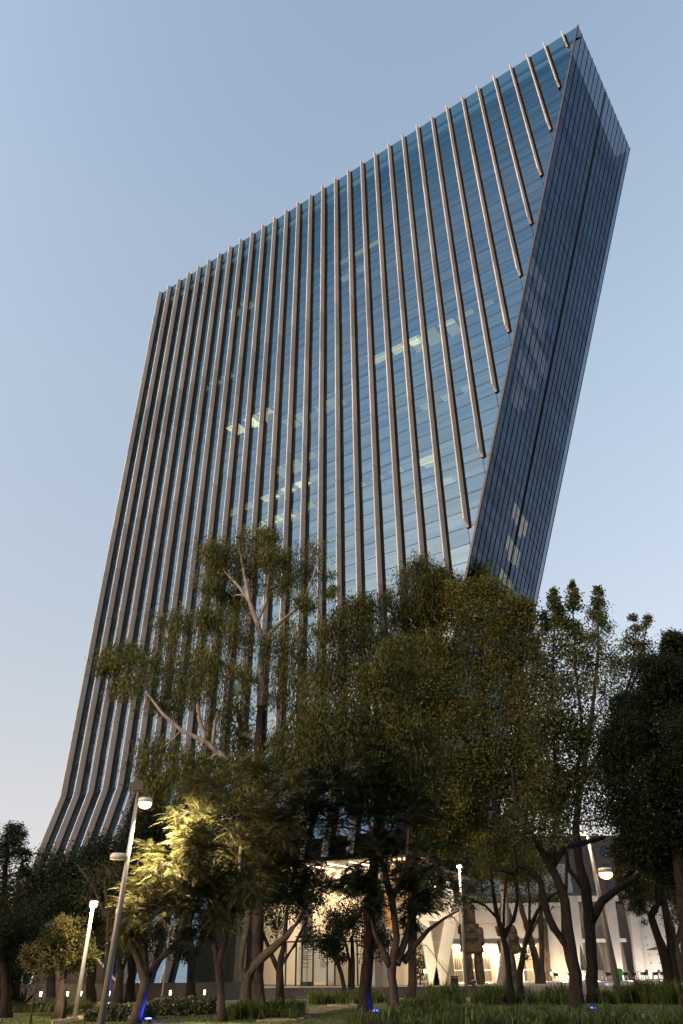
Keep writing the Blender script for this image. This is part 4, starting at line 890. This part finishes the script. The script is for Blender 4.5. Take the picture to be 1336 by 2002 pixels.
# jacarandas
tree('jacaranda_tree', 'dark feathery jacaranda with a forked trunk in the centre foreground', (774, 1995), 43,
  [[(774, 1995, 8.5), (769, 1930, 8.5), (766, 1893, 9.5), (776, 1835, 6.5), (767, 1760, 7), (752, 1700, 6), (735, 1655, 5), (720, 1600, 3)], [(766, 1893, 8), (746, 1853, 5.5, -.3), (733, 1826, 4, -.5), (726, 1800, 2.5, -.6)], [(776, 1885, 8), (795, 1832, 6, .4), (808, 1780, 5, .6), (812, 1700, 3.5, .8), (820, 1640, 2.5, 1)], [(790, 1880, 7, .3), (812, 1848, 5, .6), (838, 1818, 3.5, .8), (870, 1795, 2.4, 1), (898, 1780, 1.2, 1.1)], [(767, 1760, 5), (795, 1690, 4, -.4), (800, 1620, 3, -.5)]],
  [(700, 1500, 50, 32), (642, 1540, 52, 38), (762, 1530, 52, 38), (592, 1610, 50, 38), (672, 1608, 62, 42), (762, 1606, 62, 42), (832, 1600, 44, 44), (562, 1680, 38, 26, .9), (632, 1685, 54, 32), (702, 1690, 54, 36), (782, 1690, 42, 46), (802, 1765, 28, 32, .7), (838, 1680, 34, 36, .8), (655, 1735, 40, 18, .6), (730, 1560, 60, 40), (600, 1560, 40, 34), (745, 1725, 44, 26, .9), (850, 1730, 30, 30, .8), (700, 1745, 36, 20, .7), (820, 1735, 30, 30, .8), (805, 1800, 14, 20, .5), (600, 1725, 44, 24, .8)],
  'midbark', 'L_dark', 0, 0, '', 15, 15, frond=1.15, nobj=110)
tree('jacaranda_tree', 'lamp lit jacaranda with glowing yellow green fronds and forked trunk at left', (264, 1997), 41,
  [[(264, 1997, 10.5), (277, 1955, 9.5), (285, 1918, 10), (272, 1880, 6.5), (262, 1850, 5), (256, 1825, 3.5), (262, 1770, 2)], [(285, 1918, 8), (283, 1870, 8, .2), (279, 1830, 7, .3), (291, 1780, 5, .5), (300, 1720, 3, .6)], [(288, 1915, 8), (308, 1882, 7.5, .3), (338, 1852, 5, .6), (368, 1815, 4, .9), (390, 1750, 3, 1)]],
  [(300, 1662, 16, 12, .5), (330, 1692, 42, 24), (388, 1668, 44, 30), (292, 1738, 44, 30), (350, 1738, 50, 34), (418, 1715, 40, 32), (252, 1785, 32, 18, .8), (310, 1785, 42, 26), (368, 1785, 34, 32, .9), (256, 1822, 18, 14, .5), (370, 1640, 40, 26), (420, 1760, 30, 30, .7), (400, 1835, 16, 20, .3)],
  'midbark', 'L_jac', 0, 0, '', 16, 18, frond=1.0, nobj=180)
tree('jacaranda_tree', 'taller dark jacaranda on a straight trunk right of the lamp lit one', (437, 1999), 42.5,
  [[(437, 1999, 7.5), (432, 1935, 7), (428, 1885, 7.5), (440, 1842, 6), (454, 1790, 6.5), (468, 1730, 5), (472, 1640, 3.5)], [(426, 1885, 7), (415, 1835, 6, .2), (410, 1780, 5, .4), (420, 1680, 3, .6)]],
  [(430, 1540, 56, 30), (500, 1520, 48, 28), (372, 1588, 30, 22, .8), (450, 1600, 66, 34), (540, 1570, 40, 36), (520, 1640, 50, 36), (480, 1715, 34, 28), (520, 1700, 28, 22, .8), (460, 1655, 46, 30), (545, 1610, 40, 30), (450, 1760, 28, 24, .6)],
  'midbark', 'L_jac', 0, 0, '', 15, 15, frond=1.1, nobj=110)
# left dark trees
tree('feathery_tree', 'feathery tree at the far left edge against the sky', (14, 1988), 48,
  [[(14, 1988, 9), (11, 1900, 8.5), (8, 1800, 7), (10, 1720, 5), (16, 1650, 3)], [(8, 1800, 5), (-20, 1720, 4)]],
  [(28, 1622, 24, 13, .7), (8, 1655, 34, 22), (42, 1672, 16, 12, .6), (0, 1715, 44, 34), (46, 1705, 12, 14, .5), (10, 1770, 44, 36), (-20, 1820, 44, 40), (20, 1840, 30, 28)], 'bark', 'L_dark', 0.22, 0.06, 'flat', 16, 70, 0.34)
dark_sets = [((100, 1962), 63, 'dark bushy evergreen under the tower foot, nearest the sky gap', [(100, 1705, 44, 34), (62, 1745, 40, 36), (78, 1800, 50, 40), (130, 1770, 40, 40), (50, 1850, 40, 44), (110, 1850, 40, 30)], 'L_dark'),
  ((178, 1958), 65, 'dark round evergreen left of the tall lamp post', [(165, 1692, 42, 34), (200, 1672, 34, 28), (150, 1740, 50, 40), (210, 1745, 42, 44), (180, 1800, 50, 40), (215, 1830, 40, 30)], 'L_dark'),
  ((255, 1955), 67, 'dark tree behind the lit lamp head and the jacaranda', [(262, 1650, 30, 30), (290, 1600, 30, 44), (262, 1700, 36, 40), (300, 1560, 26, 26), (330, 1610, 36, 40), (250, 1760, 36, 36), (330, 1660, 44, 36), (300, 1840, 34, 30, .7)], 'L_dark'),
  ((372, 1955), 66, 'dark tree with a thick shaggy trunk behind the two jacarandas', [(400, 1620, 50, 40), (480, 1590, 50, 40), (360, 1850, 30, 24, .6), (420, 1690, 50, 40), (500, 1680, 50, 44), (350, 1720, 40, 40), (560, 1640, 40, 44)], 'L_dark'),
  ((30, 1970), 56, 'dark tree in deep shade at the lower left edge', [(20, 1860, 44, 44), (-10, 1900, 40, 40), (44, 1820, 30, 30), (60, 1880, 20, 20, .6)], 'L_dark')]
for b, Y, lab, cl, lf in dark_sets:
    x = b[0]
    tree('dark_tree', lab, b, Y, [[(x, b[1], 9), (x+3, 1890, 8), (x-2, 1810, 6), (x+6, 1720, 3.5)], [(x+2, 1885, 5), (x+22, 1830, 4, .5), (x+30, 1780, 2, .8)]], cl, 'bark', lf, 0.24, 0.12, 'any', 18, 85, 0.36, group='dark trees along the left')
tree('bare_tree', 'twiggy brown half bare tree behind the tall lamp post', (205, 1956), 60, [[(205, 1956, 5), (208, 1870, 4), (212, 1800, 3.2), (205, 1720, 2)], [(212, 1800, 2.5), (180, 1730, 2, -.3), (150, 1690, 1)], [(210, 1780, 2), (240, 1720, 1.6), (255, 1690, 1)]],
  [(180, 1720, 34, 30, .9), (215, 1705, 30, 26, .9), (240, 1740, 24, 30, .8), (170, 1760, 30, 24, .8), (200, 1775, 24, 26, .7)], 'midbark', 'L_liq', 0.16, 0.08, 'any', 26, 7, 0.4)
tree('small_tree', 'small rounded tree lit by the short lamp on the left lawn', (118, 1978), 46.5,
  [[(118, 1978, 10), (122, 1935, 9), (119, 1908, 8.5), (110, 1882, 6), (100, 1860, 4), (96, 1840, 2)], [(122, 1912, 7), (134, 1885, 5, .2), (146, 1862, 3, .3)]],
  [(122, 1838, 34, 24), (95, 1866, 28, 22), (146, 1856, 30, 24), (62, 1868, 16, 16, .6), (130, 1808, 24, 16, .8), (165, 1878, 18, 16, .6), (118, 1872, 30, 20)], 'midbark', 'L_small', 0.17, 0.11, 'any', 15, 62, 0.36)
tree('small_tree', 'small bright leaved tree between the tall lamp and the jacaranda trunk', (232, 1955), 62,
  [[(232, 1955, 8), (236, 1905, 7), (230, 1860, 5), (222, 1830, 3)], [(236, 1905, 4), (252, 1860, 3), (258, 1830, 2)]],
  [(222, 1830, 22, 18), (210, 1850, 16, 14, .7), (250, 1815, 22, 16, .8), (235, 1862, 20, 14, .6)], 'midbark', 'L_small', 0.2, 0.12, 'any', 12, 55, 0.36)
# slender multi-stem trees in front of the lobby
tree('multi_stem_tree', 'small round crowned tree with several stems before the lobby glass', (690, 1946), 68,
  [[(690, 1946, 4.5), (690, 1880, 4), (688, 1830, 3)], [(675, 1944, 4.5), (668, 1905, 4), (655, 1868, 3.4), (640, 1846, 2)], [(704, 1944, 4), (710, 1890, 3.4), (722, 1850, 2.6)], [(683, 1944, 3.5), (684, 1880, 3), (672, 1830, 2)]],
  [(640, 1832, 28, 24), (690, 1812, 42, 28), (735, 1822, 26, 26), (664, 1866, 26, 14, .6), (722, 1862, 28, 14, .6), (660, 1790, 34, 20, .8), (715, 1785, 34, 20, .8)], 'bark', 'L_dark', 0.20, 0.14, 'any', 16, 50, 0.36)
tree('multi_stem_tree', 'slender dark tree with thin spreading branches at the left of the lobby', (548, 1952), 60,
  [[(548, 1952, 8), (547, 1895, 7), (556, 1835, 4.5), (562, 1780, 3), (560, 1720, 2)], [(546, 1900, 5), (528, 1858, 4), (508, 1810, 3), (500, 1760, 2)], [(548, 1890, 4), (575, 1850, 3), (600, 1800, 2)]],
  [(562, 1758, 40, 24, .7), (600, 1775, 30, 22, .7), (530, 1790, 26, 24, .6), (602, 1830, 18, 18, .5), (500, 1750, 30, 26, .7), (540, 1820, 26, 16, .4)], 'bark', 'L_dark', 0.20, 0.12, 'any', 20, 34, 0.38)
tree('leaning_tree', 'dark trunk leaning far to the right under the jacaranda crown', (474, 1960), 52,
  [[(474, 1960, 11), (482, 1925, 9.5), (497, 1888, 8.5), (530, 1858, 7.5), (560, 1832, 6), (585, 1800, 4), (600, 1760, 2.5)], [(484, 1925, 7), (470, 1890, 6), (478, 1840, 5), (490, 1780, 3)]],
  [(600, 1740, 36, 26, .8), (560, 1740, 30, 22, .8), (500, 1745, 36, 28), (470, 1790, 24, 24, .6), (530, 1720, 40, 24)], 'bark', 'L_dark', 0.2, 0.11, 'any', 16, 50, 0.36)
tree('bare_tree', 'thin dark forked tree with bare branches before the stone figures', (1000, 1962), 55,
  [[(1000, 1962, 6.5), (995, 1900, 6), (989, 1850, 5.8), (984, 1832, 5.5), (972, 1790, 4.5), (964, 1740, 3.2), (958, 1690, 2)], [(985, 1832, 5.5), (1004, 1800, 4, .3), (1012, 1760, 3, .5), (1006, 1700, 2, .6)], [(974, 1796, 3), (948, 1770, 2.2, -.3), (915, 1755, 1.4, -.5)], [(984, 1830, 3), (986, 1770, 2.4), (990, 1700, 1.5)]],
  [(905, 1758, 22, 20, .8), (885, 1775, 16, 16, .5), (945, 1740, 26, 22, .7), (1010, 1735, 26, 26, .5), (965, 1700, 30, 24, .7), (930, 1715, 24, 20, .6), (1030, 1700, 26, 26, .5)], 'bark', 'L_liq', 0.16, 0.11, 'any', 20, 14, 0.4)
tree('bare_tree', 'second thin dark tree curving right of the forked one', (1016, 1958), 58,
  [[(1016, 1958, 6.5), (1017, 1900, 6), (1024, 1858, 5), (1036, 1815, 4.5), (1052, 1780, 3.5), (1078, 1752, 2.2), (1100, 1740, 1)], [(1036, 1815, 3), (1036, 1760, 2.4), (1030, 1700, 1.5)]],
  [(1030, 1870, 12, 14, .4), (1060, 1760, 26, 22, .6), (1040, 1705, 26, 24, .6), (1085, 1735, 20, 18, .5)], 'bark', 'L_liq', 0.16, 0.11, 'any', 18, 12, 0.4)
tree('twin_stem_tree', 'warm lit brown twin stem tree in front of the concrete wall', (1058, 1936), 80,
  [[(1056, 1936, 7.5), (1048, 1875, 6.5), (1036, 1830, 6), (1022, 1785, 5), (1012, 1740, 4), (1005, 1690, 2.5)], [(1060, 1936, 6), (1060, 1870, 5), (1058, 1800, 4.5), (1056, 1740, 3.5), (1060, 1680, 2)], [(1036, 1830, 3), (1056, 1790, 2.4), (1075, 1750, 1.5)]],
  [(1020, 1720, 34, 26, .8), (1060, 1700, 34, 28, .8), (1075, 1740, 24, 22, .6), (1040, 1660, 40, 24, .8), (1000, 1690, 30, 24, .7)], 'midbark', 'L_ochre', 0.2, 0.1, 'any', 22, 14, 0.4)
# sapling and agave on the left lawn
tree('sapling', 'thin bare sapling on the left lawn below the small lit tree', (66, 1998), 42, [[(60, 1998, 2.2), (66, 1955, 1.8), (76, 1915, 1.5), (78, 1870, 1)], [(74, 1920, 1.2), (60, 1895, 1), (50, 1882, .6)]], [(78, 1872, 8, 12, .4), (52, 1884, 8, 8, .3)], 'midbark', 'L_small', 0.1, 0.06, 'any', 8, 5, 0.4, root_flare=False)

def blades(name, label, cat, boxes, n, h, w, m, kind=None, lean=0.5, zfun=None, clump=0):
    """strap leaves: three-segment tapered blades"""
    P = []
    tot = sum(b[4] for b in boxes)
    for x0, x1, y0, y1, wgt in boxes:
        k = int(n*wgt/tot)
        if clump:
            c = np.stack([rng.uniform(x0, x1, max(1, k//clump)), rng.uniform(y0, y1, max(1, k//clump))], 1)
            keep = np.sin(c[:, 0]*1.9+c[:, 1]*0.7) + np.sin(c[:, 1]*2.6-c[:, 0]*0.8) + rng.normal(0, 0.5, len(c)) > -0.9
            c = c[keep]; p = np.repeat(c, clump, 0) + rng.normal(0, 0.11, (len(c)*clump, 2))
        else: p = np.stack([rng.uniform(x0, x1, k), rng.uniform(y0, y1, k)], 1)
        P.append(p)
    P = np.concatenate(P); n = len(P)
    hh = h*rng.uniform(0.5, 1.25, n)*(0.85 + 0.3*np.sin(P[:, 0]*1.3 + 1.7*np.sin(P[:, 1]*0.9))); az = rng.uniform(0, 2*np.pi, n); le = lean*rng.uniform(0.2, 1.2, n)*hh
    dx, dy = np.cos(az), np.sin(az); sx, sy = -dy*w/2, dx*w/2
    V = np.empty((n, 8, 3))
    for i, (f, ww) in enumerate(((0, .7), (.4, 1.0), (.78, .8), (1.0, .12))):
        ox = le*f*f; z = hh*(f - 0.32*(le/np.maximum(hh, 1e-3))*f**3)
        for j, sg in enumerate((-1, 1)):
            V[:, i*2+j, 0] = P[:, 0] + dx*ox + sg*sx*ww; V[:, i*2+j, 1] = P[:, 1] + dy*ox + sg*sy*ww; V[:, i*2+j, 2] = z
    o = link(name, np_mesh(name, V.reshape(-1, 3), [(0, 1, 3, 2), (2, 3, 5, 4), (4, 5, 7, 6)], m, rng.uniform(0, 1, n), 8))
    return tag(o, label, cat, kind=kind)
def gx(px, Y): return at(px, 1960, Y).x
blades('planting_bed', 'broad bed of arching green strap leaves along the bottom right', 'planting bed', [(gx(690, 37), gx(1360, 37)+2, 35.5, 41.5, 3), (gx(830, 41), gx(1090, 41), 41.5, 44.5, 1)], 9000, 0.62, 0.05, M['L_bed'], 'stuff', 0.75, clump=14)
blades('planting_bed', 'strap leaf bed around the stone figures foot and thin dark trunks', 'planting bed', [(gx(830, 60), gx(900, 60), 57, 62, 1), (gx(930, 58), gx(1115, 58), 55.5, 61, 2)], 4200, 1.05, 0.06, M['L_bed'], 'stuff', 0.6, clump=14)
blades('planting_bed', 'strap leaf clump left of the pale bench by the second dark trunk', 'planting bed', [(gx(1172, 57), gx(1236, 57), 55.5, 58.5, 1)], 1500, 1.15, 0.06, M['L_bed'], 'stuff', 0.6, clump=14)
blades('planting_bed', 'strap leaf clump right of the pale bench opening', 'planting bed', [(gx(1256, 56), gx(1350, 56), 54.5, 57.5, 1)], 1800, 1.15, 0.06, M['L_bed'], 'stuff', 0.6, clump=14)
blades('planting_bed', 'dark strap leaf bed behind the leaning trunk before the lobby steps', 'planting bed', [(gx(610, 62), gx(760, 62), 60, 64, 2), (gx(440, 44), gx(590, 44), 43.2, 46.5, 2), (gx(760, 50), gx(860, 50), 47, 52, 1)], 6000, 0.75, 0.055, M['L_bed'], 'stuff', 0.7, clump=14)
blades('tall_grass', 'band of pale tall grass on the left lawn below the garden wall', 'grass', [(gx(30, 56), gx(190, 56), 53, 58, 1)], 4500, 0.55, 0.03, M['L_bed'], 'stuff', 0.4)
blades('grass', 'short lawn grass', 'grass', [(gx(0, 45), gx(760, 45), 38, 52, 4), (gx(860, 52), gx(1340, 52), 44.5, 55, 2)], 42000, 0.075, 0.03, M['L_bed'], 'stuff', 0.5)
def hedge(label, x0, x1, y0, y1, h, n, Y0):
    p = np.stack([rng.uniform(x0, x1, n), rng.uniform(y0, y1, n), rng.uniform(0.02, 1, n)**0.8*h], 1)
    p[:, 2] *= 0.8 + 0.25*np.sin(p[:, 0]*2.3) * np.sin(p[:, 1]*1.7+p[:, 0])
    o = link('hedge', np_mesh('hedge', leaves(p, 0.17, 0.10, 'up'), [(0, 1, 2, 3)], M['L_hedge'], rng.uniform(0, 1, n)))
    return tag(o, label, 'hedge')
hedge('clipped glossy low hedge behind the lamp lit jacaranda trunk', gx(190, 45), gx(300, 45), 43, 46, 0.75, 9000, 44)
hedge('clipped glossy low hedge between the two jacaranda trunks', gx(300, 50), gx(420, 50), 47.5, 51, 0.85, 11000, 44)
hedge('low hedge strip left of the tall lamp post', gx(128, 52), gx(205, 52), 51, 53.5, 0.5, 5000, 44)
# agave
g = at(45, 1952, 60); g.z = 0
ag = thing('agave_plant', g, 'grey green agave with long pointed leaves at the far left', 'plant')
for k in range(15):
    az = 2*math.pi*k/15 + random.uniform(-.1, .1); el = random.uniform(0.35, 1.3); Lg = random.uniform(1.5, 2.2); d = Vector((math.cos(az)*math.cos(el), math.sin(az)*math.cos(el), math.sin(el))); sx = Vector((-math.sin(az), math.cos(az), 0))
    c_ = MB(); o0 = 0
    for f, w in ((0, .10), (.35, .12), (.75, .07), (1, .008)):
        p = g + d*Lg*f - Vector((0, 0, 0.45*f*f)); c_.v += [tuple(p-sx*w), tuple(p+sx*w), tuple(p-Vector((0, 0, .05*(1-f))))]
    for i in range(3): a = i*3; c_.f += [(a, a+1, a+4, a+3), (a+1, a+2, a+5, a+4), (a+2, a, a+3, a+5)]
    c_.build('leaf', M['L_dark'], ag)
# plant inside the stair guard
p = np.array(at(822, 1885, 79))[None] + rng.normal(size=(500, 3))*np.array([0.5, 0.4, 0.75])
link('foliage', np_mesh('foliage', leaves(p, 0.3, 0.14, 'any'), [(0, 1, 2, 3)], M['L_small'], rng.uniform(0, 1, 500)), pl)
c_ = MB(); c_.tube([pl.location, at(822, 1895, 79)], [0.06, 0.04], 6); c_.build('stem', M['midbark'], pl)

# park trees added unseen behind the viewpoint to keep low glow off the lawn
mb = MB(); nA = 90
ring = []
for k in range(nA+1):
    a = math.radians(78 + 204*k/nA); hgt = 28 + 4*math.sin(k*0.9) + 3*math.sin(k*2.3+1) + random.uniform(-1.5, 1.5); r = 32 + 4*math.sin(k*0.7)
    for f, ro in ((0, 0), (.35, -2.0), (.75, 0.5), (1, 3)): mb.v.append((math.sin(a)*(r+ro+random.uniform(-1, 1)), math.cos(a)*(r+ro+random.uniform(-1, 1)), hgt*f - 0.1*(f == 0)))
for k in range(nA):
    for j in range(3): q = k*4+j; mb.f.append((q, q+1, q+5, q+4))
wd = mb.build('unseen_woods', M['L_dark']); tag(wd, 'dark tree mass added unseen behind the viewpoint to block low glow', 'unseen_woods', kind='stuff')
